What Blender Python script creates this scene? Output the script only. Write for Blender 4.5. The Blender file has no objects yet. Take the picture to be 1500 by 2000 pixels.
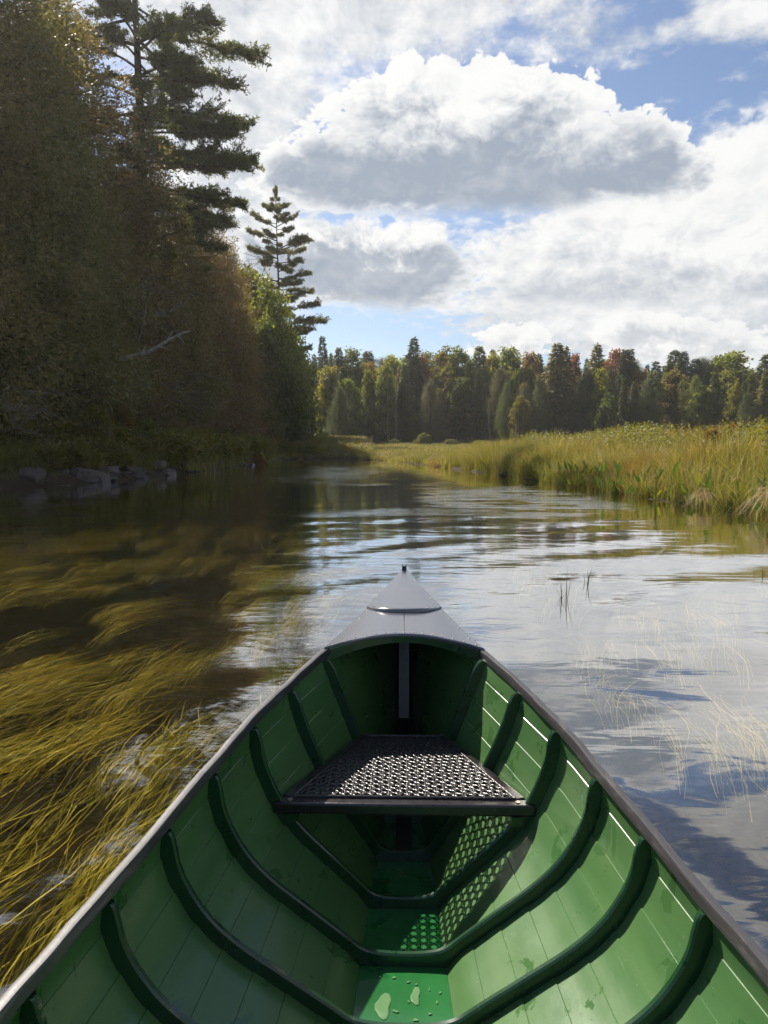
import bpy, math, random
import numpy as np
from mathutils import Vector, Matrix

rng = np.random.default_rng(11)
random.seed(11)
R = math.radians
scene = bpy.context.scene
COL = scene.collection

# ------------------------------------------------------------------ camera
EYE = 0.88                      # camera height above the water
cam_d = bpy.data.cameras.new('camera')
cam = bpy.data.objects.new('camera', cam_d)
COL.objects.link(cam)
cam.location = (0, 0, EYE)
cam.rotation_euler = (R(90 - 5.12), 0, R(1.58))
cam_d.sensor_fit = 'VERTICAL'
cam_d.sensor_height = 36
cam_d.lens = 36 * 1450 / 2000
cam_d.clip_start = 0.02
cam_d.clip_end = 3000
scene.camera = cam

# ------------------------------------------------------------------ sun and sky
SUN = Vector((-0.59, 0.71, 1.0)).normalized()       # towards the sun
sun_d = bpy.data.lights.new('sun', 'SUN')
sun_d.energy = 5.0
sun_d.angle = R(0.5)
sun_d.color = (1.0, 0.93, 0.82)
sun = bpy.data.objects.new('sun', sun_d)
COL.objects.link(sun)
sun.rotation_euler = (-SUN).to_track_quat('-Z', 'Y').to_euler()
sun.location = (-20, 25, 40)
scene.view_settings.view_transform = 'Standard'
scene.view_settings.look = 'None'
scene.view_settings.gamma = 1.0
scene.view_settings.use_curve_mapping = False
scene.view_settings.exposure = 1.0
scene.cycles.use_denoising = True
scene.cycles.max_bounces = 5
scene.cycles.diffuse_bounces = 3
scene.cycles.glossy_bounces = 3
scene.cycles.use_adaptive_sampling = True
scene.cycles.adaptive_threshold = 0.03
scene.cycles.transmission_bounces = 3
scene.cycles.transparent_max_bounces = 8
scene.cycles.sample_clamp_indirect = 6.0
scene.cycles.sample_clamp_direct = 30.0


class NB:
    """small helper to write node graphs"""
    def __init__(self, tree):
        self.t = tree
        self.n = tree.nodes
        self.l = tree.links

    def put(self, sock, v):
        if v is None:
            return
        if hasattr(v, 'is_linked') or hasattr(v, 'links'):
            self.l.new(v, sock)
        else:
            if sock.type == 'RGBA' and len(v) == 3:
                v = (*v, 1)
            sock.default_value = v

    def node(self, kind, ins=None, **props):
        nd = self.n.new(kind)
        for k, v in props.items():
            setattr(nd, k, v)
        for k, v in (ins or {}).items():
            self.put(nd.inputs[k], v)
        return nd

    def math(self, op, a, b=None, c=None, clamp=False):
        nd = self.node('ShaderNodeMath', operation=op, use_clamp=clamp)
        self.put(nd.inputs[0], a)
        self.put(nd.inputs[1], b)
        self.put(nd.inputs[2], c)
        return nd.outputs[0]

    def vmath(self, op, a, b=None, out=0):
        nd = self.node('ShaderNodeVectorMath', operation=op)
        self.put(nd.inputs[0], a)
        if b is not None:
            self.put(nd.inputs[1], b)
        return nd.outputs[out]

    def ss(self, x, lo, hi):
        nd = self.node('ShaderNodeMapRange', interpolation_type='SMOOTHSTEP')
        self.put(nd.inputs['Value'], x)
        self.put(nd.inputs['From Min'], lo)
        self.put(nd.inputs['From Max'], hi)
        return nd.outputs[0]

    def lin(self, x, lo, hi, a=0.0, b=1.0):
        nd = self.node('ShaderNodeMapRange')
        self.put(nd.inputs['Value'], x)
        for k, v in (('From Min', lo), ('From Max', hi), ('To Min', a), ('To Max', b)):
            self.put(nd.inputs[k], v)
        return nd.outputs[0]

    def noise(self, vec, scale, detail=4, rough=0.55, dist=0.0, lac=2.0):
        nd = self.node('ShaderNodeTexNoise', {'Scale': scale, 'Detail': detail, 'Roughness': rough,
                                              'Distortion': dist, 'Lacunarity': lac})
        if vec is not None:
            self.put(nd.inputs['Vector'], vec)
        return nd.outputs[0]

    def mix(self, fac, a, b, mode='MIX'):
        nd = self.node('ShaderNodeMix', data_type='RGBA', blend_type=mode)
        self.put(nd.inputs['Factor'], fac)
        self.put(nd.inputs['A'] if False else nd.inputs[6], a)
        self.put(nd.inputs[7], b)
        return nd.outputs[2]

    def mapping(self, vec, loc=(0, 0, 0), rot=(0, 0, 0), scale=(1, 1, 1)):
        nd = self.node('ShaderNodeMapping', {'Location': loc, 'Rotation': rot, 'Scale': scale})
        self.put(nd.inputs['Vector'], vec)
        return nd.outputs[0]

    def xyz(self, x, y, z):
        nd = self.node('ShaderNodeCombineXYZ')
        for i, v in enumerate((x, y, z)):
            self.put(nd.inputs[i], v)
        return nd.outputs[0]

    def sep(self, v):
        nd = self.node('ShaderNodeSeparateXYZ')
        self.put(nd.inputs[0], v)
        return nd.outputs


def build_world():
    w = bpy.data.worlds.new('World')
    scene.world = w
    w.use_nodes = True
    nt = w.node_tree
    nt.nodes.clear()
    g = NB(nt)
    sky = g.node('ShaderNodeTexSky', sky_type='NISHITA', sun_disc=False)
    sky.sun_elevation = math.asin(SUN.z)
    sky.sun_rotation = math.atan2(SUN.x, SUN.y)
    sky.altitude = 500
    sky.air_density = 1.0
    sky.dust_density = 1.2
    sky.ozone_density = 1.5
    d = g.vmath('NORMALIZE', g.node('ShaderNodeTexCoord').outputs['Generated'])
    x, y, z = g.sep(d)
    az = g.math('ARCTAN2', x, y)
    el = g.math('ARCSINE', z)
    # noise domain: clouds on a flat layer, compressed towards the horizon
    dz = g.math('ADD', g.math('MAXIMUM', z, 0.0), 0.22)
    lay = g.xyz(g.math('DIVIDE', x, dz), g.math('DIVIDE', y, dz), g.math('MULTIPLY', el, 0.6))
    ang = g.xyz(az, g.math('MULTIPLY', el, 1.35), 0.0)
    n_big = g.noise(lay, 1.1, 3, 0.5)
    n_fine = g.noise(lay, 15.0, 4, 0.6)
    nd = g.node('ShaderNodeTexNoise', {'Vector': ang, 'Scale': 5.0, 'Detail': 4.0, 'Roughness': 0.6})
    n_warp = nd.outputs[0]
    warped = g.vmath('ADD', ang, g.vmath('MULTIPLY', g.vmath('SUBTRACT', nd.outputs[1], (.5, .5, .5)), (.10, .10, 0)))

    def puffs(vec):
        v = g.node('ShaderNodeTexVoronoi', {'Vector': vec, 'Scale': 11.0, 'Detail': 3.0, 'Roughness': 0.6, 'Lacunarity': 2.4},
                   feature='F1', voronoi_dimensions='2D', normalize=True)
        return g.math('SUBTRACT', 1.0, v.outputs['Distance'])

    n_puff = puffs(warped)
    n_puff_sun = puffs(g.vmath('ADD', warped, (-.010, .020, 0)))

    def px(px_, py_):
        return math.atan((px_ - 790) / 1450), math.atan((872 - py_) / math.hypot(1450, px_ - 790))

    ae = g.xyz(az, el, 0.0)

    def total(bl):
        s = 0.0
        for xp, yp, rx, ry, wt in bl:
            a, e = px(xp, yp)
            ku, kv = 1450.0 / (rx * 1.6), 1500.0 / (ry * 1.6)
            nd = g.node('ShaderNodeVectorMath', operation='MULTIPLY_ADD')
            g.put(nd.inputs[0], ae)
            nd.inputs[1].default_value = (ku, kv, 0)
            nd.inputs[2].default_value = (-a * ku, -e * kv, 0)
            gr = g.node('ShaderNodeTexGradient', gradient_type='SPHERICAL')
            g.put(gr.inputs[0], nd.outputs[0])
            s = g.math('MULTIPLY_ADD', gr.outputs['Fac'], wt, s)
        return s

    WHITE, GREY = (0.48, 0.48, 0.475), (0.175, 0.205, 0.25)
    bump = g.math('ADD', g.math('MULTIPLY', g.math('SUBTRACT', n_puff, 0.62), 1.15), g.math('MULTIPLY', g.math('SUBTRACT', n_fine, 0.5), 0.45))
    lit = g.math('MULTIPLY', g.math('SUBTRACT', n_puff, n_puff_sun), 1.35)
    mott = g.math('SUBTRACT', n_fine, 0.5)
    wob = g.math('MULTIPLY', g.math('SUBTRACT', n_warp, 0.5), 0.16)

    def row(yp):
        return math.atan((872 - yp) / 1450)

    # high broken sheet: over the whole sky, thicker where it stands in this view
    sheet = total([(600, 40, 380, 130, 1.05), (450, 230, 140, 120, .65), (920, -10, 200, 60, .7), (1500, 20, 120, 75, 1.3), (1180, 540, 340, 110, 1.1), (1500, 430, 240, 150, 1.0),
                   (470, 440, 200, 150, 1.0), (1420, 640, 330, 80, 1.0), (1130, 110, 110, 60, .42), (1250, 130, 110, 24, .30), (740, 600, 160, 26, .2)])
    front = g.math('MULTIPLY', g.ss(y, 0.3, 0.7), g.ss(el, 0.8, 0.5))
    wild = g.math('MULTIPLY', g.math('SUBTRACT', n_big, 0.45), 2.6)
    sheet = g.math('ADD', g.math('MULTIPLY', sheet, front), g.math('MULTIPLY', wild, g.math('SUBTRACT', 1.0, g.math('MULTIPLY', front, 0.93))))
    sheet = g.math('ADD', sheet, g.math('ADD', g.math('MULTIPLY', mott, 1.15), g.math('MULTIPLY', bump, 0.35)))
    a0 = g.math('MULTIPLY', g.ss(sheet, 0.18, 0.72), 0.96)
    sh0 = g.math('ADD', g.math('MULTIPLY', g.ss(n_warp, 0.38, 0.7), 0.42), g.math('SUBTRACT', 0.12, g.math('ADD', g.math('MULTIPLY', mott, 0.5), lit)), clamp=True)
    colour = g.mix(sh0, WHITE, GREY)
    alpha = a0

    def over(col, al, c2, a2):
        """c2/a2 laid in front of col/al (straight alpha)"""
        a_new = g.math('ADD', a2, g.math('MULTIPLY', al, g.math('SUBTRACT', 1.0, a2)))
        return g.mix(g.math('DIVIDE', a2, g.math('MAXIMUM', a_new, 0.001)), col, c2), a_new

    def heap(col, al, blobs, y_base, y_white, y_grey, gmax, crisp=0.09, thr=0.34, amp=1.35):
        tb = total(blobs)
        d_ = g.math('ADD', tb, g.math('MULTIPLY', g.math('MULTIPLY', bump, amp), g.ss(tb, 0.02, 0.25)))
        e_ = g.math('ADD', el, g.math('MULTIPLY', wob, 0.35))
        base = g.ss(e_, row(y_base + 22), row(y_base - 26))
        a_ = g.math('MULTIPLY', g.ss(d_, thr, thr + crisp), base)
        gf = g.ss(g.math('ADD', el, g.math('ADD', wob, g.math('MULTIPLY', lit, 0.10))), row(y_white), row(y_grey))
        inner = g.ss(d_, thr + .05, thr + .55)
        sh = g.math('SUBTRACT', g.math('MULTIPLY', gf, g.math('MULTIPLY', inner, gmax)), g.math('SUBTRACT', g.math('MULTIPLY', lit, 0.55), 0.03), clamp=True)
        return over(col, al, g.mix(sh, WHITE, GREY), a_)

    # heaped clouds, farthest first (columns and rows of the view, turned into directions)
    H1 = [(720, 530, 170, 80, 1.1), (830, 565, 90, 50, .5), (610, 520, 130, 70, .6), (520, 470, 100, 60, .5)]
    H2 = [(1010, 520, 110, 60, .6), (1120, 530, 130, 80, .8), (1300, 480, 170, 110, .9), (1460, 440, 150, 140, 1.0), (1180, 585, 150, 40, .5), (1450, 580, 120, 50, .5)]
    H3 = [(880, 330, 250, 100, 1.0), (790, 215, 75, 60, .6), (925, 195, 65, 62, .6), (1075, 228, 65, 55, .6), (640, 378, 150, 52, .7), (1262, 335, 70, 62, .75), (1060, 398, 240, 46, .6), (1180, 345, 80, 46, .4), (900, 250, 150, 50, .25)]
    H4 = [(1000, 690, 75, 42, 1.0), (1240, 662, 80, 34, .9), (1390, 690, 130, 40, .9)]
    colour, alpha = heap(colour, alpha, H2, 625, 470, 640, .55, .35)
    colour, alpha = heap(colour, alpha, H1, 612, 440, 520, .85, .30)
    colour, alpha = heap(colour, alpha, H4, 735, 660, 720, .45)
    colour, alpha = heap(colour, alpha, H3, 438, 190, 350, .92)
    bright = colour
    skyc = g.mix(1.0, sky.outputs[0], (0.98, 1.0, 1.04), 'MULTIPLY')
    bg_sky = g.node('ShaderNodeBackground', {'Color': skyc, 'Strength': 0.062})
    bg_cl = g.node('ShaderNodeBackground', {'Color': bright, 'Strength': 1.0})
    ms = g.node('ShaderNodeMixShader')
    g.put(ms.inputs[0], g.math('MULTIPLY', alpha, g.ss(el, -0.02, 0.03)))
    g.l.new(bg_sky.outputs[0], ms.inputs[1])
    g.l.new(bg_cl.outputs[0], ms.inputs[2])
    out = g.node('ShaderNodeOutputWorld')
    g.l.new(ms.outputs[0], out.inputs[0])
    w.cycles.sampling_method = 'MANUAL'
    w.cycles.sample_map_resolution = 512


build_world()


# ------------------------------------------------------------------ helpers
def put(o, label=None, cat=None, group=None, kind=None):
    if label:
        o['label'] = label
    if cat:
        o['category'] = cat
    if group:
        o['group'] = group
    if kind:
        o['kind'] = kind
    return o


def link(name, data, parent=None, loc=(0, 0, 0)):
    o = bpy.data.objects.new(name, data)
    COL.objects.link(o)
    if parent is not None:
        o.parent = parent
    o.location = loc
    return o


def empty(name, loc=(0, 0, 0)):
    o = bpy.data.objects.new(name, None)
    COL.objects.link(o)
    o.location = loc
    o.empty_display_size = 0.2
    return o


def mesh_np(name, verts, faces, mat=None, smooth=True, tint=None):
    """faces: int array (N,3) or (N,4); tint: one value per vertex"""
    verts = np.ascontiguousarray(verts, dtype=np.float32).reshape(-1, 3)
    faces = np.ascontiguousarray(faces, dtype=np.int32)
    k = faces.shape[1]
    me = bpy.data.meshes.new(name)
    me.vertices.add(len(verts))
    me.vertices.foreach_set('co', verts.ravel())
    me.loops.add(faces.size)
    me.loops.foreach_set('vertex_index', faces.ravel())
    me.polygons.add(len(faces))
    me.polygons.foreach_set('loop_start', np.arange(len(faces), dtype=np.int32) * k)
    me.polygons.foreach_set('loop_total', np.full(len(faces), k, np.int32))
    me.update(calc_edges=True)
    me.polygons.foreach_set('use_smooth', np.full(len(faces), bool(smooth)))
    if tint is not None:
        at = me.attributes.new('tint', 'FLOAT', 'POINT')
        at.data.foreach_set('value', np.asarray(tint, np.float32))
    if mat:
        me.materials.append(mat)
    return me


class Acc:
    """collects pieces (verts, quads) into one mesh"""
    def __init__(self):
        self.v, self.f, self.t, self.n = [], [], [], 0

    def add(self, v, f, t=None):
        v = np.asarray(v, float).reshape(-1, 3)
        self.v.append(v)
        self.f.append(np.asarray(f, int) + self.n)
        self.t.append(np.full(len(v), 0.5) if t is None else np.broadcast_to(np.asarray(t, float), (len(v),)))
        self.n += len(v)

    def grid(self, P, closed_u=False, closed_v=False, t=None):
        """P: (nu, nv, 3)"""
        nu, nv = P.shape[:2]
        iu = np.arange(nu if closed_u else nu - 1)
        iv = np.arange(nv if closed_v else nv - 1)
        a, b = np.meshgrid(iu, iv, indexing='ij')
        a, b = a.ravel(), b.ravel()
        a2, b2 = (a + 1) % nu, (b + 1) % nv
        self.add(P.reshape(-1, 3), np.stack([a * nv + b, a2 * nv + b, a2 * nv + b2, a * nv + b2], 1), t)

    def tube(self, pts, rad, sides=6, cap=False):
        pts = np.asarray(pts, float)
        n = len(pts)
        rad = np.broadcast_to(np.asarray(rad, float), (n,))
        tan = np.gradient(pts, axis=0)
        tan /= np.linalg.norm(tan, axis=1)[:, None] + 1e-9
        ref = np.array([0.0, 0, 1]) if abs(tan[0][2]) < 0.9 else np.array([1.0, 0, 0])
        s = np.cross(tan, ref)
        s /= np.linalg.norm(s, axis=1)[:, None] + 1e-9
        u = np.cross(s, tan)
        a = np.linspace(0, 2 * math.pi, sides, endpoint=False)
        P = pts[:, None] + rad[:, None, None] * (np.cos(a)[None, :, None] * s[:, None] + np.sin(a)[None, :, None] * u[:, None])
        self.grid(P, closed_v=True)
        if cap:
            for row, c in ((0, pts[0]), (n - 1, pts[-1])):
                ring = P[row]
                m = len(ring)
                v = np.vstack([ring, c[None]])
                self.add(v, [[i, (i + 1) % m, m, m] for i in range(m)] if False else
                         [[i, (i + 1) % m, m, (i + 1) % m] for i in range(0)] or [[i, (i + 1) % m, m, m] for i in range(m)])

    def box(self, c, s, M=None):
        c, s = np.asarray(c, float), np.asarray(s, float) / 2
        v = np.array([[x, y, z] for x in (-1, 1) for y in (-1, 1) for z in (-1, 1)], float) * s
        if M is not None:
            v = v @ np.asarray(M).T
        self.add(v + c, [[0, 1, 3, 2], [4, 6, 7, 5], [0, 4, 5, 1], [2, 3, 7, 6], [0, 2, 6, 4], [1, 5, 7, 3]])

    def mesh(self, name, mat, smooth=True):
        v, f, t = np.vstack(self.v), np.vstack(self.f), np.concatenate(self.t)
        tri = f[:, 2] == f[:, 3]
        if tri.any():
            me = bpy.data.meshes.new(name)
            me.from_pydata(v.tolist(), [], [list(q[:3]) if q[2] == q[3] else list(q) for q in f.tolist()])
            me.update()
            if smooth:
                me.polygons.foreach_set('use_smooth', np.ones(len(me.polygons), bool))
            at = me.attributes.new('tint', 'FLOAT', 'POINT')
            at.data.foreach_set('value', t.astype(np.float32))
            me.materials.append(mat)
            return me
        me = mesh_np(name, v, f, mat, True, t)
        if not smooth:
            me.set_sharp_from_angle(angle=R(28))
        return me


def bevel(o, w, seg=2):
    m = o.modifiers.new('bevel', 'BEVEL')
    m.width = w
    m.segments = seg
    m.limit_method = 'ANGLE'
    m.angle_limit = R(40)
    return o


# ------------------------------------------------------------------ materials
def material(name):
    m = bpy.data.materials.new(name)
    m.use_nodes = True
    m.node_tree.nodes.clear()
    g = NB(m.node_tree)
    return m, g


def finish(g, shader):
    out = g.node('ShaderNodeOutputMaterial')
    g.l.new(shader, out.inputs['Surface'])


def principled(g, **kw):
    nd = g.node('ShaderNodeBsdfPrincipled')
    for k, v in kw.items():
        g.put(nd.inputs[k.replace('_', ' ')], v)
    return nd


def mat_green_paint(name, base, dark, rough, wet):
    m, g = material(name)
    co = g.node('ShaderNodeTexCoord').outputs['Object']
    st = g.mapping(co, scale=(14, 3, 14))
    n1 = g.noise(st, 1.0, 5, 0.6)
    n2 = g.noise(co, 7.0, 5, 0.65)
    n3 = g.noise(co, 90.0, 3, 0.6)
    c = g.mix(g.ss(n1, 0.3, 0.75), base, dark)
    spots = g.ss(g.noise(co, 13.0, 5, 0.62, 0.8), 0.60, 0.645)                # damp splashes, darker and glossier
    c = g.mix(g.math('MULTIPLY', spots, 0.36), c, (dark[0] * .4, dark[1] * .62, dark[2] * .5))
    grit = g.ss(g.noise(co, 160.0, 2, 0.5), 0.72, 0.78)
    c = g.mix(g.math('MULTIPLY', grit, 0.35), c, (0.25, 0.24, 0.18))
    worn = g.ss(g.noise(g.mapping(co, scale=(60, 5, 60)), 1.0, 4, 0.7), 0.66, 0.8)
    c = g.mix(g.math('MULTIPLY', worn, 0.22), c, (0.22, 0.30, 0.18))
    r = g.math('SUBTRACT', g.math('ADD', rough, g.math('MULTIPLY', g.math('SUBTRACT', n2, 0.5), 0.3)), g.math('MULTIPLY', spots, 0.15), clamp=True)
    h = g.math('ADD', g.math('MULTIPLY', n1, 0.6), g.math('MULTIPLY', n3, 0.25))
    b = g.node('ShaderNodeBump', {'Strength': 0.35, 'Distance': 0.0016, 'Height': h})
    p = principled(g, Base_Color=c, Roughness=r, Specular_IOR_Level=0.5, Coat_Weight=wet, Coat_Roughness=0.12)
    g.l.new(b.outputs[0], p.inputs['Normal'])
    finish(g, p.outputs[0])
    return m


def mat_dark_paint(name, base, rough, wear, coat=0.0):
    m, g = material(name)
    co = g.node('ShaderNodeTexCoord').outputs['Object']
    n1 = g.noise(co, 60.0, 5, 0.65)
    n2 = g.noise(g.mapping(co, scale=(50, 9, 50)), 1.0, 5, 0.7)
    c = g.mix(g.math('MULTIPLY', g.ss(n2, 0.52, 0.7), wear), base, (0.28, 0.25, 0.22))
    r = g.math('ADD', rough, g.math('MULTIPLY', g.math('SUBTRACT', n1, 0.5), 0.25), clamp=True)
    b = g.node('ShaderNodeBump', {'Strength': 0.4, 'Distance': 0.0008, 'Height': g.math('ADD', n1, n2)})
    p = principled(g, Base_Color=c, Roughness=r, Coat_Weight=coat, Coat_Roughness=0.2)
    g.l.new(b.outputs[0], p.inputs['Normal'])
    finish(g, p.outputs[0])
    return m


def mat_leaf(name, col=None, spread=0.5, trans=0.4, rough=0.55, dry=0.1):
    """foliage: colour of the plant (object colour when col is None) varied leaf by leaf"""
    m, g = material(name)
    oi = g.node('ShaderNodeObjectInfo')
    base = oi.outputs['Color'] if col is None else g.mix(0.0, col, col)
    t = g.node('ShaderNodeAttribute', attribute_name='tint').outputs['Fac']
    n = g.noise(g.node('ShaderNodeTexCoord').outputs['Object'], 0.9, 3, 0.6)
    k = g.math('ADD', g.math('MULTIPLY', g.math('SUBTRACT', t, 0.5), spread * 1.6),
               g.math('MULTIPLY', g.math('SUBTRACT', n, 0.5), spread * 1.4))
    hs = g.node('ShaderNodeHueSaturation', {'Saturation': 1.0})
    g.put(hs.inputs['Hue'], g.math('ADD', 0.5, g.math('MULTIPLY', k, -0.035)))
    g.put(hs.inputs['Value'], g.math('ADD', 1.0, k))
    g.put(hs.inputs['Color'], base)
    c = hs.outputs[0]
    if dry:
        c = g.mix(g.math('MULTIPLY', g.ss(t, 0.86, 0.9), dry * 5, clamp=True), c, (0.13, 0.075, 0.03))
    p = principled(g, Base_Color=c, Roughness=rough, Specular_IOR_Level=0.3)
    tr = g.node('ShaderNodeBsdfTranslucent')
    g.put(tr.inputs['Color'], g.mix(1.0, c, (1.25, 1.2, 0.5), 'MULTIPLY'))
    ms = g.node('ShaderNodeMixShader', {0: trans})
    g.l.new(p.outputs[0], ms.inputs[1])
    g.l.new(tr.outputs[0], ms.inputs[2])
    finish(g, ms.outputs[0])
    return m


def mat_bark(name, a, b, scale=6.0):
    m, g = material(name)
    co = g.node('ShaderNodeTexCoord').outputs['Object']
    n = g.noise(g.mapping(co, scale=(scale, scale, scale * 0.22)), 1.0, 6, 0.65)
    c = g.mix(g.ss(n, 0.35, 0.65), a, b)
    bp = g.node('ShaderNodeBump', {'Strength': 0.8, 'Distance': 0.03, 'Height': n})
    p = principled(g, Base_Color=c, Roughness=0.9, Specular_IOR_Level=0.2)
    g.l.new(bp.outputs[0], p.inputs['Normal'])
    finish(g, p.outputs[0])
    return m


def mat_rock():
    m, g = material('rock')
    co = g.node('ShaderNodeTexCoord').outputs['Object']
    n = g.noise(co, 3.0, 7, 0.65)
    n2 = g.noise(co, 11.0, 5, 0.6)
    oi = g.node('ShaderNodeObjectInfo')
    c = g.mix(g.ss(n, 0.35, 0.65), (0.034, 0.025, 0.019), (0.070, 0.053, 0.042))
    c = g.mix(g.math('MULTIPLY', g.ss(n2, 0.58, 0.68), 0.6), c, (0.11, 0.12, 0.07))
    c = g.mix(g.math('MULTIPLY', oi.outputs['Random'], 0.4), c, (0.16, 0.11, 0.09))
    z = g.sep(g.node('ShaderNodeNewGeometry').outputs['Position'])[2]
    wet = g.ss(g.math('ADD', z, g.math('MULTIPLY', g.math('SUBTRACT', n, 0.5), 0.1)), 0.14, 0.03)
    c = g.mix(g.math('MULTIPLY', wet, 0.55), c, (0.045, 0.036, 0.03))
    bp = g.node('ShaderNodeBump', {'Strength': 0.7, 'Distance': 0.04, 'Height': g.math('ADD', n, g.math('MULTIPLY', n2, 0.4))})
    p = principled(g, Base_Color=c, Roughness=g.lin(wet, 0, 1, 0.85, 0.4))
    g.l.new(bp.outputs[0], p.inputs['Normal'])
    finish(g, p.outputs[0])
    return m


def mat_ground():
    m, g = material('ground')
    pos = g.node('ShaderNodeNewGeometry').outputs['Position']
    z = g.sep(pos)[2]
    n = g.noise(pos, 1.3, 7, 0.65)
    n2 = g.noise(pos, 14.0, 5, 0.6)
    soil = g.mix(n2, (0.028, 0.020, 0.012), (0.065, 0.048, 0.028))
    turf = g.mix(n, (0.05, 0.055, 0.016), (0.11, 0.10, 0.035))
    c = g.mix(g.ss(g.math('ADD', z, g.math('MULTIPLY', g.math('SUBTRACT', n, 0.5), 0.4)), 0.1, 0.3), soil, turf)
    bed = g.mix(g.ss(g.noise(pos, 2.4, 6, 0.6), 0.4, 0.68), (0.006, 0.0045, 0.003), (0.016, 0.011, 0.006))
    c = g.mix(g.ss(z, -0.06, 0.03), bed, c)
    bp = g.node('ShaderNodeBump', {'Strength': 0.8, 'Distance': 0.05, 'Height': n2})
    p = principled(g, Base_Color=c, Roughness=0.95, Specular_IOR_Level=0.1)
    g.l.new(bp.outputs[0], p.inputs['Normal'])
    finish(g, p.outputs[0])
    return m


def mat_water():
    m, g = material('river_water')
    pos = g.node('ShaderNodeNewGeometry').outputs['Position']
    px_, py_, pz_ = g.sep(pos)
    flat = g.xyz(px_, py_, 0.0)

    def tex(scale, sx, sy, rot, detail=3, rough=0.5, dist=0.0, w=0.0):
        return g.noise(g.mapping(flat, loc=(w, w * 1.7, 0), rot=(0, 0, R(rot)), scale=(sx, sy, 1)), scale, detail, rough, dist)

    swell = tex(1.0, 0.55, 1.5, -14, 3, 0.45, 0.6, 3.0)
    lazy = tex(2.3, 0.7, 1.7, 18, 3, 0.5, 0.8, 9.0)
    rip = tex(7.5, 0.55, 1.5, 5, 4, 0.55, 0.7, 1.0)
    fine = tex(24.0, 0.5, 1.4, -8, 4, 0.6, 0.4, 5.0)
    patch = g.ss(tex(0.33, 0.6, 1.0, 25, 4, 0.55, 0.5, 2.0), 0.53, 0.66)
    # riffles over the shallows by the left shore and off the marsh point
    def riffle(cx, cy, rx, ry):
        u = g.math('MULTIPLY', g.math('SUBTRACT', px_, cx), 1 / rx)
        v = g.math('MULTIPLY', g.math('SUBTRACT', py_, cy), 1 / ry)
        return g.ss(g.math('ADD', g.math('MULTIPLY', u, u), g.math('MULTIPLY', v, v)), 1.0, 0.2)
    streaks = g.ss(tex(1.6, 0.45, 1.3, 8, 3, 0.6, 0.6, 6.0), 0.42, 0.6)
    rif = g.math('MULTIPLY', g.math('ADD', riffle(-3.4, 24.0, 3.3, 10.0), riffle(1.9, 12.5, 2.0, 4.0)), streaks)
    patch = g.math('MAXIMUM', g.math('MULTIPLY', patch, 0.8), rif)
    # breeze on the open reach upstream, smooth water in the lee around the boat
    reach = g.ss(py_, 3.0, 13.0)
    lee = g.math('MULTIPLY', g.ss(px_, 0.3, 1.2), g.ss(py_, 5.5, 3.0))
    a_rip = g.math('ADD', g.math('ADD', g.math('MULTIPLY', patch, reach), g.math('MULTIPLY', g.math('MULTIPLY', g.ss(py_, 2.2, 3.5), g.ss(py_, 8.0, 5.0)), 0.14)), 0.04)
    a_rip = g.math('MULTIPLY', a_rip, g.lin(lee, 0, 1, 1.0, 0.35))
    a_fine = g.math('ADD', g.math('ADD', g.math('MULTIPLY', patch, 0.5), 0.07), g.math('MULTIPLY', rif, 1.8))
    h = g.math('MULTIPLY', g.math('SUBTRACT', swell, 0.5), g.lin(py_, 4.0, 14.0, 0.010, 0.0035))
    h = g.math('ADD', h, g.math('MULTIPLY', g.math('SUBTRACT', lazy, 0.5), g.lin(py_, 4.0, 14.0, 0.0045, 0.0012)))
    h = g.math('ADD', h, g.math('MULTIPLY', g.math('MULTIPLY', rip, a_rip), 0.010))
    h = g.math('ADD', h, g.math('MULTIPLY', g.math('MULTIPLY', fine, a_fine), 0.0018))
    bp = g.node('ShaderNodeBump', {'Strength': 1.0, 'Distance': 1.0, 'Height': h})
    # reflectance rising towards grazing view, the same from either side of the surface
    cosv = g.math('ABSOLUTE', g.vmath('DOT_PRODUCT', g.node('ShaderNodeNewGeometry').outputs['Incoming'], bp.outputs[0], 1))
    refl = g.math('MULTIPLY_ADD', g.math('POWER', g.math('SUBTRACT', 1.0, cosv, clamp=True), 2.7), 1.2, 0.04, clamp=True)
    gl = g.node('ShaderNodeBsdfGlossy', {'Color': (1, 1, 1), 'Roughness': 0.03})
    g.l.new(bp.outputs[0], gl.inputs['Normal'])
    tr = g.node('ShaderNodeBsdfTransparent', {'Color': (0.80, 0.74, 0.42)})
    ms = g.node('ShaderNodeMixShader')
    g.l.new(refl, ms.inputs[0])
    g.l.new(tr.outputs[0], ms.inputs[1])
    g.l.new(gl.outputs[0], ms.inputs[2])
    finish(g, ms.outputs[0])
    return m


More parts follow.
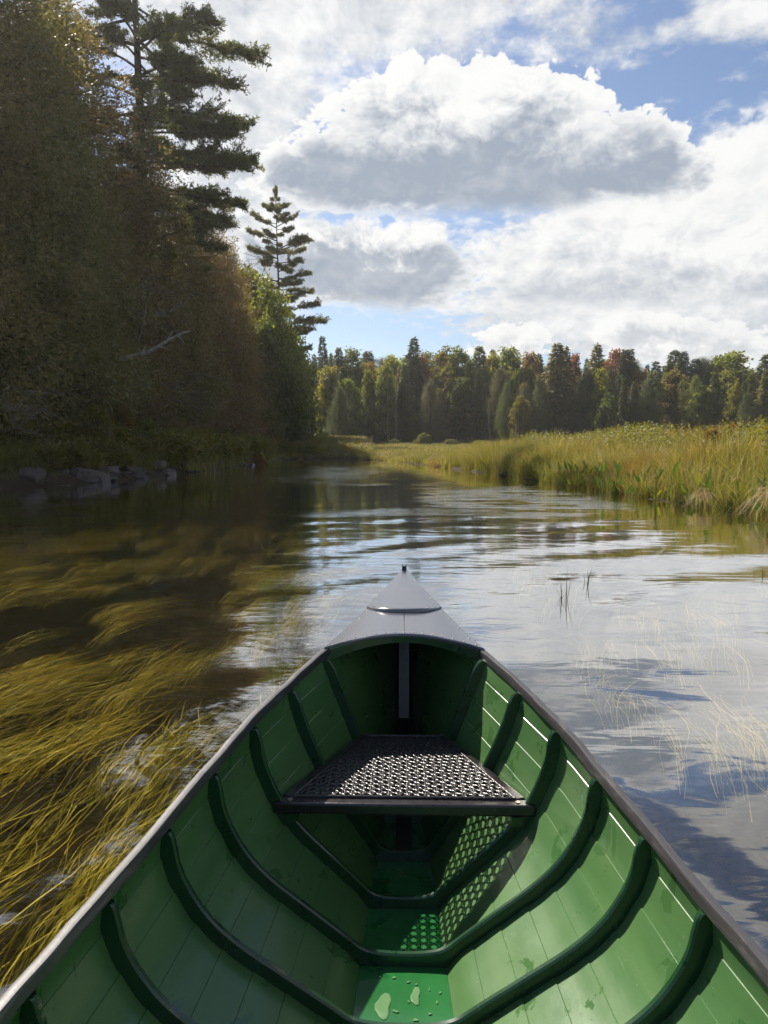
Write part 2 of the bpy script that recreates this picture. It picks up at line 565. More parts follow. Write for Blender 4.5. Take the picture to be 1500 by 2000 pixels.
def mat_grass(name):
    """sedge: straw, green and rust patches over the marsh, varied blade by blade"""
    m, g = material(name)
    pos = g.node('ShaderNodeNewGeometry').outputs['Position']
    oi = g.node('ShaderNodeObjectInfo')
    t = g.node('ShaderNodeAttribute', attribute_name='tint').outputs['Fac']
    n = g.noise(g.mapping(pos, scale=(0.22, 0.16, 0)), 1.0, 4, 0.6)
    n2 = g.noise(g.mapping(pos, loc=(7, 3, 0), scale=(0.5, 0.3, 0)), 1.0, 4, 0.6)
    c = g.mix(g.ss(g.math('ADD', n, g.math('MULTIPLY', g.math('SUBTRACT', t, 0.5), 0.6)), 0.32, 0.66), (0.150, 0.160, 0.026), (0.33, 0.265, 0.080))
    c = g.mix(g.math('MULTIPLY', g.ss(n2, 0.56, 0.7), 0.65), c, (0.26, 0.13, 0.03))
    c = g.mix(g.math('MULTIPLY', g.ss(t, 0.8, 1.0), 0.5), c, (0.36, 0.31, 0.17))
    hs = g.node('ShaderNodeHueSaturation')
    g.put(hs.inputs['Value'], g.lin(oi.outputs['Random'], 0, 1, 0.75, 1.25))
    g.put(hs.inputs['Color'], c)
    c = hs.outputs[0]
    d = principled(g, Base_Color=c, Roughness=0.5, Specular_IOR_Level=0.35)
    tr = g.node('ShaderNodeBsdfTranslucent')
    g.put(tr.inputs['Color'], g.mix(1.0, c, (1.15, 1.1, 0.6), 'MULTIPLY'))
    ms = g.node('ShaderNodeMixShader', {0: 0.4})
    g.l.new(d.outputs[0], ms.inputs[1])
    g.l.new(tr.outputs[0], ms.inputs[2])
    finish(g, ms.outputs[0])
    return m


def mat_simple(name, col, rough=0.6, metallic=0.0, spec=0.5):
    m, g = material(name)
    n = g.noise(g.node('ShaderNodeTexCoord').outputs['Object'], 40.0, 4, 0.6)
    c = g.mix(n, tuple(0.75 * q for q in col), tuple(min(1.25 * q, 1) for q in col))
    finish(g, principled(g, Base_Color=c, Roughness=rough, Metallic=metallic, Specular_IOR_Level=spec).outputs[0])
    return m


M_PAINT = mat_green_paint('green_enamel', (0.062, 0.128, 0.040), (0.042, 0.104, 0.032), 0.35, 0.2)
M_RIB = mat_green_paint('green_rib_enamel', (0.009, 0.040, 0.015), (0.007, 0.032, 0.012), 0.30, 0.25)
M_FLOOR = mat_green_paint('wet_green_enamel', (0.016, 0.115, 0.026), (0.012, 0.092, 0.022), 0.22, 0.6)
M_DECK = mat_dark_paint('dark_deck_enamel', (0.066, 0.071, 0.088), 0.20, 0.05, 1.0)
M_STEM = mat_dark_paint('dark_stem_enamel', (0.014, 0.015, 0.018), 0.35, 0.05, 0.2)
M_RAIL = mat_dark_paint('weathered_gunwale', (0.036, 0.033, 0.034), 0.42, 0.22, 0.2)
M_SEAT = mat_dark_paint('black_seat_lacquer', (0.014, 0.011, 0.012), 0.30, 0.05, 0.3)
M_CANE = mat_dark_paint('black_lacquered_cane', (0.020, 0.016, 0.016), 0.33, 0.0, 0.3)
M_TACK = mat_simple('dull_tack_metal', (0.42, 0.36, 0.30), 0.35, 0.8)
M_PUDDLE = mat_simple('puddle_painted_reflection', (0.10, 0.19, 0.085), 0.04)  # pale base colour stands in for the bright reflection on the water
M_BARK = mat_bark('conifer_bark', (0.040, 0.030, 0.022), (0.11, 0.085, 0.065))
M_DEADWOOD = mat_bark('bleached_dead_wood', (0.30, 0.27, 0.23), (0.55, 0.52, 0.47), 9.0)
M_TWIG = mat_bark('grey_dead_twigs', (0.09, 0.075, 0.06), (0.17, 0.145, 0.12), 9.0)
M_ROCK = mat_rock()
M_LEAF = mat_leaf('foliage', None, 0.6, 0.58)
M_NEEDLE = mat_leaf('needles', None, 0.38, 0.36, 0.5, 0.06)
M_GRASS = mat_grass('sedge')
M_GROUND = mat_ground()
M_WATER = mat_water()
M_EEL = mat_leaf('eelgrass', (0.34, 0.305, 0.028), 0.95, 0.3, 0.45, 0.12)
M_BROAD = mat_leaf('pickerelweed_leaf', None, 0.4, 0.4, 0.35, 0.05)

# ------------------------------------------------------------------ ground and water
RIVER = np.array([(16, -60), (11, -10), (8.4, 2), (6.0, 6), (4.5, 8.6), (4.2, 11.2), (3.85, 13.5), (3.4, 17), (2.75, 23.4), (1.1, 32), (-.9, 43),
                  (-4.3, 48.5), (-6.6, 48), (-7.4, 45), (-7.4, 39), (-7.0, 30.7), (-6.85, 24.8), (-6.9, 20.8), (-7.3, 17.6), (-8.5, 15.2),
                  (-10.5, 11), (-12, 4), (-13, -10), (-16, -60)], float)


def river_dist(P):
    """signed distance to the water's edge, positive on land"""
    P = np.asarray(P, float)
    best = np.full(len(P), 1e9)
    inside = np.zeros(len(P), bool)
    n = len(RIVER)
    for i in range(n):
        a, b = RIVER[i], RIVER[(i + 1) % n]
        ab = b - a
        t = np.clip(((P - a) @ ab) / (ab @ ab), 0, 1)
        best = np.minimum(best, np.linalg.norm(P - a - t[:, None] * ab, axis=1))
        cond = (a[1] > P[:, 1]) != (b[1] > P[:, 1])
        with np.errstate(divide='ignore', invalid='ignore'):
            xs = a[0] + (P[:, 1] - a[1]) / (b[1] - a[1] + 1e-12) * ab[0]
        inside ^= cond & (P[:, 0] < xs)
    return np.where(inside, -best, best)


def vnoise(x, y, s, seed=0):
    """smooth value noise"""
    r = np.random.default_rng(seed)
    tab = r.random((64, 64))
    x, y = x / s, y / s
    i, j = np.floor(x).astype(int), np.floor(y).astype(int)
    fx, fy = x - i, y - j
    fx, fy = fx * fx * (3 - 2 * fx), fy * fy * (3 - 2 * fy)
    a, b, c, d = tab[i % 64, j % 64], tab[(i + 1) % 64, j % 64], tab[i % 64, (j + 1) % 64], tab[(i + 1) % 64, (j + 1) % 64]
    return (a * (1 - fx) + b * fx) * (1 - fy) + (c * (1 - fx) + d * fx) * fy


def ground_z(x, y):
    x, y = np.asarray(x, float), np.asarray(y, float)
    s = river_dist(np.stack([x.ravel(), y.ravel()], 1)).reshape(x.shape)
    s = s + (vnoise(x, y, 0.9, 3) - 0.5) * 0.35
    bed = -0.70 * (1 - np.exp(np.minimum(s, 0) / 1.1)) - 0.45 * np.clip(-s / 4, 0, 1)
    left = x < -2 - 0.08 * (y - 45)
    up = np.clip(s, 0, None)
    marsh = 0.22 * (1 - np.exp(-up / 0.8)) + 0.008 * np.clip(up, 0, 20)
    wood = 0.35 * (1 - np.exp(-up / 0.6)) + 0.9 * (1 - np.exp(-up / 7.0))
    far = np.clip((y - 70) / 25, 0, 1) * 0.6
    land = np.where(left & (y < 75), wood, marsh) + far
    z = np.where(s < 0, bed, land)
    return z + (vnoise(x, y, 1.3, 5) - 0.5) * 0.10 + (vnoise(x, y, 6, 6) - 0.5) * 0.12 * (s > 0)


def build_ground():
    q = np.sinh(np.linspace(-1, 1, 261) * 5.6)
    gx = q / np.sinh(5.6) * 420
    q = np.sinh(np.linspace(-1, 1, 321) * 4.8)
    gy = q / np.sinh(4.8) * 420 + 18
    X, Y = np.meshgrid(gx, gy, indexing='ij')
    P = np.stack([X, Y, ground_z(X, Y)], 2)
    a = Acc()
    a.grid(P)
    me = a.mesh('ground', M_GROUND)
    o = link('ground', me)
    put(o, 'dark riverbed rising to marshy and wooded banks', 'ground', kind='structure')


build_ground()

# ------------------------------------------------------------------ hull of the canoe as a function
YC = 0.28                                                       # middle of the boat
_bY = [0.28, 0.45, 0.6, .774, .944, 1.114, 1.284, 1.454, 1.624, 1.72, 1.82, 1.95, 2.1, 2.25, 2.38, 2.45, 2.485]
_bX = [0.468, 0.463, 0.453, .434, .411, .386, .355, .317, .268, .235, .197, .151, .104, .060, .026, .010, .004]
_dY = [0.28, .774, .944, 1.114, 1.284, 1.454, 1.624, 1.88, 2.1, 2.3, 2.49]
_dD = [.602, .600, .600, .5907, .5758, .555, .5377, .505, .475, .45, .43]
_fY = [0.28, .9, 1.1, 1.25, 1.454, 1.624, 1.8, 2.0, 2.25, 2.5]
_fX = [.094, .092, .086, .080, .071, .060, .044, .024, .006, .002]
_th = np.array([0, .08, .165, .28, .37, .47, .57, .72, .84, .95, 1.0])
_tu = np.array([0, .10, .25, .45, .61, .75, .85, .95, .995, .985, .972])


def _smooth_interp(y, X, V):
    y = np.asarray(y, float)
    w = 0
    for dlt in (-.06, -.03, 0, .03, .06):
        w = w + np.interp(y + dlt, X, V)
    return w / 5


def fold(Y):
    return np.maximum(Y, 2 * YC - Y)


def half_beam(Y):
    return np.maximum(_smooth_interp(fold(Y), _bY, _bX), .004)


def sheer_z(Y):
    return EYE - _smooth_interp(fold(Y), _dY, _dD)


def floor_z(Y):
    k = np.clip((fold(Y) - 2.2) / .29, 0, 1)
    return EYE - .95 + .42 * k ** 3 + .02 * np.clip((fold(Y) - 1.5), 0, 1)


def floor_half(Y):
    return np.minimum(_smooth_interp(fold(Y), _fY, _fX), half_beam(Y) * .8)


def section(Y, n=41):
    """half section of the inner skin at station Y: points (x,z) evenly spaced by girth from floor edge to sheer, plus girth"""
    t = np.linspace(0, 1, 161)
    base = np.interp(t, _th, _tu)
    for _ in range(3):
        base[1:-1] = (base[:-2] + base[1:-1] * 2 + base[2:]) / 4
    k = float(np.clip((fold(Y) - 1.40) / .42, 0, 1)) ** 1.2
    u = base * (1 - k) + t ** 1.05 * k
    b, x0 = float(half_beam(Y)), float(floor_half(Y))
    zf, zs = float(floor_z(Y)), float(sheer_z(Y))
    x, z = x0 + (b - x0) * u, zf + (zs - zf) * t
    s = np.concatenate([[0], np.cumsum(np.hypot(np.diff(x), np.diff(z)))])
    q = np.linspace(0, s[-1], n)
    return np.interp(q, s, x), np.interp(q, s, z)


def hull_x(Y, z):
    x, zz = section(Y, 121)
    return float(np.interp(z, zz, x))


def build_water(mat):
    Ys = np.linspace(2 * YC - 2.44, 2.44, 70)
    w = []
    for Y in Ys:
        x, z = section(Y, 121)
        w.append(np.interp(0.0, z, x) + .006 if z[0] < 0 else .004)
    w = np.array(w)
    out = np.concatenate([np.stack([w, Ys], 1), np.stack([-w[::-1], Ys[::-1]], 1)])
    # close loop, resample densely by arclength-ish with extra points
    nr = 330
    c = np.array([0, YC])
    d = out - c
    ang = np.arctan2(d[:, 0], d[:, 1])
    order = np.argsort(ang)
    A = np.linspace(-math.pi, math.pi, 560, endpoint=False)
    # angular spacing finer ahead of the boat
    A = A - 0.42 * np.sin(A)
    A = np.sort(A)
    rad = np.interp(A, np.concatenate([ang[order] - 2 * math.pi, ang[order], ang[order] + 2 * math.pi]),
                    np.tile(np.linalg.norm(d, axis=1)[order], 3))
    s = np.concatenate([[0], np.geomspace(0.012, 1.0, nr)])
    s = (np.exp(s * 5.5) - 1) / (math.exp(5.5) - 1)
    s = np.linspace(0, 1, nr + 1)
    s = (np.exp(s * 6.2) - 1) / (math.exp(6.2) - 1)
    dirs = np.stack([np.sin(A), np.cos(A)], 1)
    P = c + dirs[None] * (rad[None, :, None] + (s * 130)[:, None, None])
    X, Y = P[..., 0], P[..., 1]
    rr = s[:, None] * 130
    z = np.zeros_like(X)
    r = np.random.default_rng(4)
    for i in range(7):
        lam = r.uniform(.5, 1.35)
        th = r.normal(-0.45, 0.28)
        k = 2 * math.pi / lam
        ph = r.uniform(0, 6.28)
        z += .0020 * lam * np.sin(k * (X * math.sin(th) + Y * math.cos(th)) + ph + 1.2 * vnoise(X, Y, 2.5, 20 + i) * 3)
    # bow waves running off the stem on both sides
    for sx in (-1, 1):
        dist = (X * sx) * math.cos(R(26)) - (2.4 - Y) * math.sin(R(26))
        along = (X * sx) * math.sin(R(26)) + (2.4 - Y) * math.cos(R(26))
        e = np.exp(-((dist - .05) / .22) ** 2) * np.exp(-np.clip(along, 0, None) / 2.5) * (along > -.4)
        z += .007 * e * np.cos(dist / .16 * 2 * math.pi / 2)
    z *= np.exp(-np.clip(rr - 4.5, 0, None) / 4) * np.where(X > -1.2, 1, .55) * (1 + .8 * np.exp(-((X - 2) / 1.8) ** 2 - ((Y - 5.2) / 1.8) ** 2)) * np.clip(rr / .10, 0, 1)
    a = Acc()
    a.grid(np.stack([X, Y, z], 2)[:, ::-1], closed_v=True)
    me = a.mesh('river', mat)
    assert me.polygons[5000].normal.z > 0
    o = link('river', me)
    put(o, 'tea-brown river water, rippled upstream and glassy beside the boat', 'water', kind='structure')


build_water(M_WATER)


# ------------------------------------------------------------------ canoe
def build_canoe():
    boat = empty('canoe', (0, YC, 0))
    put(boat, 'green wooden canoe with dark foredeck seen from inside', 'canoe')
    off = np.array([0, -YC, 0])

    def part(name, me, parent=boat, smooth=True):
        o = link(name, me, parent)
        if parent is boat:
            o.location = off
        return o

    stations = np.concatenate([np.linspace(2 * YC - 2.485, -.2, 26), np.linspace(-.1, 1.4, 26), np.linspace(1.45, 2.485, 40)])
    secs = [section(Y, 81) for Y in stations]
    NPL = 8
    cuts = np.linspace(0, 1, NPL + 1) ** 0.97
    for side in (-1, 1):
        for k in range(NPL):
            a = Acc()
            f0, f1 = cuts[k], cuts[k + 1]
            rows = []
            for Y, (sx, sz) in zip(stations, secs):
                q = np.linspace(0, 1, 81)
                fr = np.linspace(f0, f1, 6)
                x, z = np.interp(fr, q, sx), np.interp(fr, q, sz)
                tx, tz = np.gradient(x), np.gradient(z)
                L = np.hypot(tx, tz) + 1e-9
                nx, nz = tz / L, -tx / L                      # outward
                taper = np.clip(float(half_beam(Y)) / .06, .1, 1)
                lift = np.linspace(0, .0015, 6) * taper    # upper edge stands proud inside
                xi, zi = x - nx * lift, z - nz * lift
                # rounded upper edge then back to the skin, outer face
                xe, ze = xi[-1] + tx[-1] / L[-1] * .0011 + nx[-1] * .0013, zi[-1] + tz[-1] / L[-1] * .0011 + nz[-1] * .0013
                xo, zo = x + nx * .0065 * taper, z + nz * .0065 * taper
                X = np.concatenate([xi, [xe], xo[::-1]])
                Z = np.concatenate([zi, [ze], zo[::-1]])
                rows.append(np.stack([side * np.maximum(X, .0005), np.full(len(X), Y), Z], 1))
            a.grid(np.array(rows), closed_v=True)
            me = a.mesh('hull_plank', M_PAINT, smooth=False)
            part('hull_plank', me)
    # bottom board
    a = Acc()
    rows = []
    for Y in stations:
        w, z = float(floor_half(Y)), float(floor_z(Y))
        rows.append([(-w, Y, z + .001), (-w * .5, Y, z + .0006), (w * .5, Y, z + .0006), (w, Y, z + .001), (w, Y, z - .010), (-w, Y, z - .010)])
    a.grid(np.array(rows), closed_v=True)
    part('bottom_board', a.mesh('bottom_board', M_FLOOR, False))

    # ribs
    rib_Y = [1.794 - .17 * i for i in range(0, 19)]
    for Y in rib_Y:
        sx, sz = section(Y, 61)
        stop = int(round(61 * .965))
        x0, z0 = float(floor_half(Y)), float(floor_z(Y))
        half = np.stack([sx[:stop], sz[:stop]], 1)
        flat = np.stack([np.linspace(-x0, x0, 9)[1:-1], np.full(7, z0)], 1)
        path = np.concatenate([(half * [-1, 1])[::-1], flat, half])
        inner = path.copy()
        for _ in range(14):
            inner[1:-1] = (inner[:-2] + 2 * inner[1:-1] + inner[2:]) / 4
        tan = np.gradient(inner, axis=0)
        tan /= np.linalg.norm(tan, axis=1)[:, None]
        nrm = np.stack([-tan[:, 1], tan[:, 0]], 1)            # towards the inside
        n = len(path)
        e = np.minimum(np.arange(n), np.arange(n)[::-1])
        dep = .0235 * np.clip(.72 + e / 14, 0, 1)
        dep = np.where(e == 0, dep * .8, dep)
        hw = .0066
        rows = []
        for i in range(n):
            o_, i_ = path[i] - nrm[i] * .003, inner[i] + nrm[i] * dep[i]
            m_ = inner[i] + nrm[i] * (dep[i] - .003)
            rows.append([(o_[0], Y - hw, o_[1]), (m_[0], Y - hw, m_[1]), (i_[0], Y - hw + .003, i_[1]),
                         (i_[0], Y + hw - .003, i_[1]), (m_[0], Y + hw, m_[1]), (o_[0], Y + hw, o_[1])])
        P = np.array(rows)
        a = Acc()
        a.grid(P, closed_v=True)
        a.add(P[0], [[0, 1, 4, 5], [1, 2, 3, 4]])
        a.add(P[-1], [[5, 4, 1, 0], [4, 3, 2, 1]])
        part('rib', a.mesh('rib', M_RIB, False))

    # gunwales
    gy = np.concatenate([np.linspace(2 * YC - 2.485, 1.3, 60), np.linspace(1.33, 2.485, 50)])
    for side in (-1, 1):
        rows = []
        for i, Y in enumerate(gy):
            b, z = float(half_beam(Y)) * .975, float(sheer_z(Y))
            w = .0005 * math.sin(Y * 23 + side) + .0004 * math.sin(Y * 61)
            pr = [(-.006, -.012), (-.006, .004), (-.0045, .0068 + w), (.002, .0078 + w), (.0085, .0062 + w), (.0105, .002), (.0105, -.013), (.006, -.016)]
            rows.append([(side * max(b + p[0] * np.clip(b / .05, .3, 1) + w, .001), Y, z + p[1]) for p in pr])
        a = Acc()
        a.grid(np.array(rows), closed_v=True)
        part('gunwale', a.mesh('gunwale', M_RAIL, False))

    def deck_pt(s, Y, lift=0.0):
        b, z = half_beam(Y) * .975 + .004, sheer_z(Y)
        return np.stack([s * b, Y + 0 * s, z + .0115 + .055 * b / .2 * .38 * (1 - s ** 2) + lift], -1)

    S = np.linspace(-1, 1, 25)

    def bead_Y(s):
        return 2.10 - .072 * (1 - s ** 2)

    def edge_Y(s):
        return 1.812 + .045 * (1 - s ** 2)

    def sheet(fY0, fY1, name, nv=18, lift=0.0, thick=.006, parent=boat, smin=-1, smax=1):
        ss = np.linspace(smin, smax, 15)
        top = []
        for s in ss:
            yy = np.linspace(fY0(s), fY1(s), nv)
            top.append(deck_pt(np.full(nv, s), yy, lift))
        top = np.array(top)
        bot = top - [0, 0, thick]
        a = Acc()
        a.grid(top)
        a.grid(bot[::-1])
        # near edge rolled down
        for sl in (np.s_[:, 0], np.s_[:, -1], np.s_[0, :], np.s_[-1, :]):
            a.grid(np.stack([top[sl], bot[sl]], 0))
        o = part(name, a.mesh(name, M_DECK), parent)
        return o

    for sgn in (-1, 1):                                        # two halves with a seam between
        lo, hi = (-1, -.006) if sgn < 0 else (.006, 1)
        sheet(edge_Y, lambda s: bead_Y(s) + .01, 'deck_panel', smin=lo, smax=hi)
    under = sheet(lambda s: edge_Y(s) + .004, lambda s: bead_Y(s) + .02, 'deck_seam_batten', lift=-.008, thick=.004)
    cap = sheet(lambda s: bead_Y(s) - .004, lambda s: 2.478, 'deck_cap', lift=.0045)

    # rolled near edge of the deck, bead of the cap
    for name, fy, rad, lift, ext in (('deck_edge_roll', edge_Y, .0055, -.004, 1.0), ('deck_cap_bead', bead_Y, .0085, .002, .99)):
        a = Acc()
        s = S * ext
        pts = deck_pt(s, fy(s), lift)
        a.tube(pts, rad * np.clip(1.6 * (1.02 - np.abs(s)), .35, 1), 10)
        part(name, a.mesh(name, M_DECK))
    # green beam under the deck's edge
    rows = []
    for s in S:
        p = deck_pt(np.array([s * .965]), np.array([edge_Y(s) + .012]), -.008)[0]
        hgt = .020 + .012 * abs(s) ** 2
        rows.append([p, p - [0, 0, hgt], p + [0, .012, -hgt], p + [0, .012, 0]])
    a = Acc()
    a.grid(np.array(rows), closed_v=True)
    part('deck_beam', a.mesh('deck_beam', M_RIB, False))

    # tacks along the deck
    a = Acc()
    spots = [(s, edge_Y(s) + .010) for s in np.linspace(-.93, .93, 15)] + [(s, bead_Y(s) + .012) for s in np.linspace(-.8, .8, 7)]
    spots += [(sg * .93, Y) for sg in (-1, 1) for Y in (1.87, 1.94, 2.01, 2.07, 2.17, 2.26, 2.35)]
    for s, Y in spots:
        c = deck_pt(np.array([s]), np.array([Y]), .0005 if Y < bead_Y(s) else .005)[0]
        rr = .0026
        u = np.linspace(0, 2 * math.pi, 7)[:-1]
        ring = np.stack([np.cos(u) * rr, np.sin(u) * rr, 0 * u], 1) + c
        ring2 = np.stack([np.cos(u) * rr * .6, np.sin(u) * rr * .6, 0 * u + .0012], 1) + c
        a.grid(np.stack([ring, ring2], 0), closed_v=True)
        a.add(ring2, [[0, 1, 2, 3], [0, 3, 4, 5]])
    put(part('tacks', a.mesh('tacks', M_TACK)), kind='stuff')

    # stem band fitting at the tip: a dark metal strap bent up round the stem
    a = Acc()
    zt = float(sheer_z(2.46)) + .017
    for sx in (-1, 1):
        a.box((sx * .0062, 2.462, zt + .008), (.0028, .012, .026))
    a.box((0, 2.468, zt + .004), (.0100, .004, .020))
    a.box((0, 2.452, zt - .003), (.013, .030, .004))
    bevel(part('painter_fitting', a.mesh('painter_fitting', M_SEAT, False)), .001)

    # stem post inside the bow
    rows = []
    for Y in np.linspace(1.62, 2.42, 40):
        w, z = max(.016, .019 - .004 * (Y - 1.6)), float(floor_z(Y))
        h = .018 + .14 * np.clip((Y - 1.95) / .4, 0, 1) ** 1.5
        rows.append([(-w, Y, z), (-w, Y, z + h), (w, Y, z + h), (w, Y, z)])
    a = Acc()
    a.grid(np.array(rows), closed_v=True)
    P = np.array(rows)
    a.add(P[0], [[0, 1, 2, 3]])
    part('stem_keelson', a.mesh('stem_keelson', M_STEM, False))
    # upright inner stem standing behind the seat
    a = Acc()
    pts = np.array([(0, 2.18 + .16 * (i / 20) ** .6, EYE - .93 + .40 * i / 20) for i in range(21)])
    rows = [[p + [-.016, 0, 0], p + [-.016, -.022, 0], p + [.016, -.022, 0], p + [.016, 0, 0]] for p in pts]
    a.grid(np.array(rows), closed_v=True)
    part('inner_stem', a.mesh('inner_stem', M_STEM, False))

    # ---------------- seats
    def seat(flip):
        seat_o = link('seat', None, boat)
        seat_o.location = off
        ys = (lambda Y: Y) if not flip else (lambda Y: 2 * YC - Y)
        zt = EYE - .722                                       # top of the frame
        yn, yf = 1.455, 1.80
        hn, hf = .262, .104

        def rail(name, p0, p1, wid, hgt, ext=0.0):
            p0, p1 = np.array(p0, float), np.array(p1, float)
            dv = p1 - p0
            L = np.linalg.norm(dv)
            dv /= L
            sd = np.cross([0, 0, 1], dv)
            a = Acc()
            M = np.stack([dv, sd, np.array([0, 0, 1.0])], 1)
            a.box((p0 + p1) / 2 - [0, 0, hgt / 2], (L + ext, wid, hgt), M)
            o = link(name, a.mesh(name, M_SEAT, False), seat_o)
            bevel(o, .005, 3)
            return o
        rail('seat_rail', (-hn - .004, ys(yn), zt), (hn + .004, ys(yn), zt), .030, .024)
        rail('seat_rail', (-hf, ys(yf), zt - .001), (hf, ys(yf), zt - .001), .026, .022)
        for sx in (-1, 1):
            rail('seat_rail', (sx * (hn - .022), ys(yn + .014), zt + .0015), (sx * (hf - .004), ys(yf - .010), zt + .0015), .026, .022)
        # cane: paired strands in four directions, woven
        a = Acc()
        pit = .0192

        def lim(y):
            q = (y - yn) / (yf - yn)
            return (hn - .030) * (1 - q) + (hf - .016) * q

        def strand(p0, p1, wid, z, ph):
            p0, p1 = np.array(p0), np.array(p1)
            L = np.linalg.norm(p1 - p0)
            if L < .01:
                return
            n = max(3, int(L / (pit / 4)))
            t = np.linspace(0, 1, n)
            c = p0 + (p1 - p0) * t[:, None]
            dv = (p1 - p0) / L
            nr = np.array([-dv[1], dv[0]]) * wid / 2
            zz = z + .0011 * np.sin(t * L / pit * 2 * math.pi + ph)
            rows = []
            for cc, z_ in zip(c, zz):
                rows.append([(cc[0] - nr[0], ys(cc[1] - nr[1]), z_), (cc[0] - nr[0] * .4, ys(cc[1] - nr[1] * .4), z_ + .0009),
                             (cc[0] + nr[0] * .4, ys(cc[1] + nr[1] * .4), z_ + .0009), (cc[0] + nr[0], ys(cc[1] + nr[1]), z_)])
            a.grid(np.array(rows))

        y0, y1 = yn + .012, yf - .010
        zc = zt + .0005
        ny = int((y1 - y0) / pit)
        for i in range(ny + 1):
            for dlt in (-.0024, .0024):
                y = y0 + i * pit + dlt
                strand((-lim(y) - .004, y), (lim(y) + .004, y), .0031, zc, i * 2.6 + dlt * 900)
        nx = int(hn / pit)
        for j in range(-nx, nx + 1):
            for dlt in (-.0024, .0024):
                x = (j + .5) * pit + dlt
                # clip to the trapezoid
                ye = y1
                if abs(x) > lim(y1):
                    qq = (hn - .030 - abs(x)) / ((hn - .030) - (hf - .016))
                    ye = yn + qq * (yf - yn)
                if ye - y0 > .02:
                    strand((x, y0 - .004), (x, ye + .003), .0031, zc + .0012, j * 3.1 + dlt * 900)
        for sg in (-1, 1):
            for j in range(-46, 47):
                c0 = (j) * pit
                # line x = c0 + sg*(y-ya), through hole corners
                ya = y0
                yy = np.linspace(y0 - .002, y1 + .002, 400)
                xx = c0 + sg * (yy - ya) + pit * .0
                ok = np.abs(xx) < np.array([lim(q) for q in yy]) + .002
                if ok.sum() > 12:
                    i0, i1 = np.where(ok)[0][[0, -1]]
                    strand((xx[i0], yy[i0]), (xx[i1], yy[i1]), .0030, zc + .0018, j * 1.7)
        link('cane_webbing', a.mesh('cane_webbing', M_CANE), seat_o)
        # binding strips along the cane's edge
        for p0, p1 in (((-lim(y0), y0), (lim(y0), y0)), ((-lim(y1), y1), (lim(y1), y1)), ((-lim(y0), y0), (-lim(y1), y1)), ((lim(y0), y0), (lim(y1), y1))):
            a = Acc()
            t = np.linspace(0, 1, 60)[:, None]
            q = np.array(p0) + (np.array(p1) - np.array(p0)) * t
            pts = np.stack([q[:, 0], [ys(v) for v in q[:, 1]], zc + .0022 + .0008 * np.sin(t[:, 0] * 150)], 1)
            a.tube(pts, .0032, 6)
            link('cane_binding', a.mesh('cane_binding', M_CANE), seat_o)
        a = Acc()
        for sx, y in ((-hn + .03, yn), (hn - .03, yn), (-hf + .01, yf), (hf - .01, yf)):
            ang = np.linspace(0, 2 * math.pi, 9)[:-1]
            ring = np.stack([sx + .005 * np.cos(ang), ys(y) + .005 * np.sin(ang), 0 * ang + zt + .0002], 1)
            top = ring + [0, 0, .0018]
            a.grid(np.stack([ring, top]), closed_v=True)
            a.add(top, [[0, 1, 2, 3], [0, 3, 4, 7], [4, 5, 6, 7]])
        put(link('seat_bolt', a.mesh('seat_bolt', M_TACK, False), seat_o), kind='stuff')
        # riser under each end of the near rail
        for sx in (-1, 1):
            a = Acc()
            xx = hull_x(yn + .04, zt - .03)
            a.box((sx * (xx - .012), ys(yn + .05), zt - .031), (.022, .14, .018))
            link('seat_riser', a.mesh('seat_riser', M_RIB, False), seat_o)

    seat(False)

    # puddles lying on the bottom board
    def puddle(cx, cy, rx, ry, seed):
        r = np.random.default_rng(seed)
        u = np.linspace(0, 2 * math.pi, 29)[:-1]
        k = 1 + sum(q * np.sin(m * u + r.uniform(0, 6)) for m, q in ((1, .10), (2, .22), (3, .13), (4, .05)))
        z = float(floor_z(cy)) + .0016
        out = np.stack([cx + rx * k * np.cos(u), cy + ry * k * np.sin(u), 0 * u + z], 1)
        inn = np.stack([cx + rx * .8 * k * np.cos(u), cy + ry * .8 * k * np.sin(u), 0 * u + z + .0009], 1)
        c = np.array([[cx, cy, z + .0010]])
        a = Acc()
        a.grid(np.stack([out, inn]), closed_v=True)
        n = len(u)
        a.add(np.vstack([inn, c]), [[i, (i + 1) % n, n, n] for i in range(n)])
        part('puddle', a.mesh('puddle', M_PUDDLE))
    puddle(-.033, 1.180, .015, .024, 13)
    puddle(.022, 1.205, .009, .018, 28)
    for i in range(16):
        q = np.random.default_rng(500 + i)
        puddle(q.uniform(-.065, .065), q.uniform(1.14, 1.255), q.uniform(.0015, .004), q.uniform(.0015, .004), 600 + i)
    return boat


build_canoe()


# ------------------------------------------------------------------ trees
def unit(v):
    return v / (np.linalg.norm(v, axis=-1, keepdims=True) + 1e-9)


def leaf_quads(c, d, n, length, width):
    """diamond leaves: base c, direction d, face normal n"""
    d, n = unit(d), unit(n)
    s = unit(np.cross(d, n))
    L, W = np.asarray(length)[:, None], np.asarray(width)[:, None]
    mid = c + d * L * .45
    V = np.stack([c, mid + s * W * .5, c + d * L, mid - s * W * .5], 1)
    F = np.arange(len(c) * 4).reshape(-1, 4)
    return V.reshape(-1, 3), F


def branch_path(p0, az, length, rise, droop, n=8, wob=.06, r=rng):
    t = np.linspace(0, 1, n)
    dirv = np.array([math.sin(az), math.cos(az)])
    hor = t * length
    z = p0[2] + rise * hor - droop * length * t ** 2
    side = np.cumsum(r.normal(0, wob * length / n, n))
    side -= side[0]
    perp = np.array([dirv[1], -dirv[0]])
    return np.stack([p0[0] + dirv[0] * hor + perp[0] * side, p0[1] + dirv[1] * hor + perp[1] * side, z], 1)


def sample_path(P, t):
    q = np.linspace(0, 1, len(P))
    return np.stack([np.interp(t, q, P[:, i]) for i in range(3)], 1)


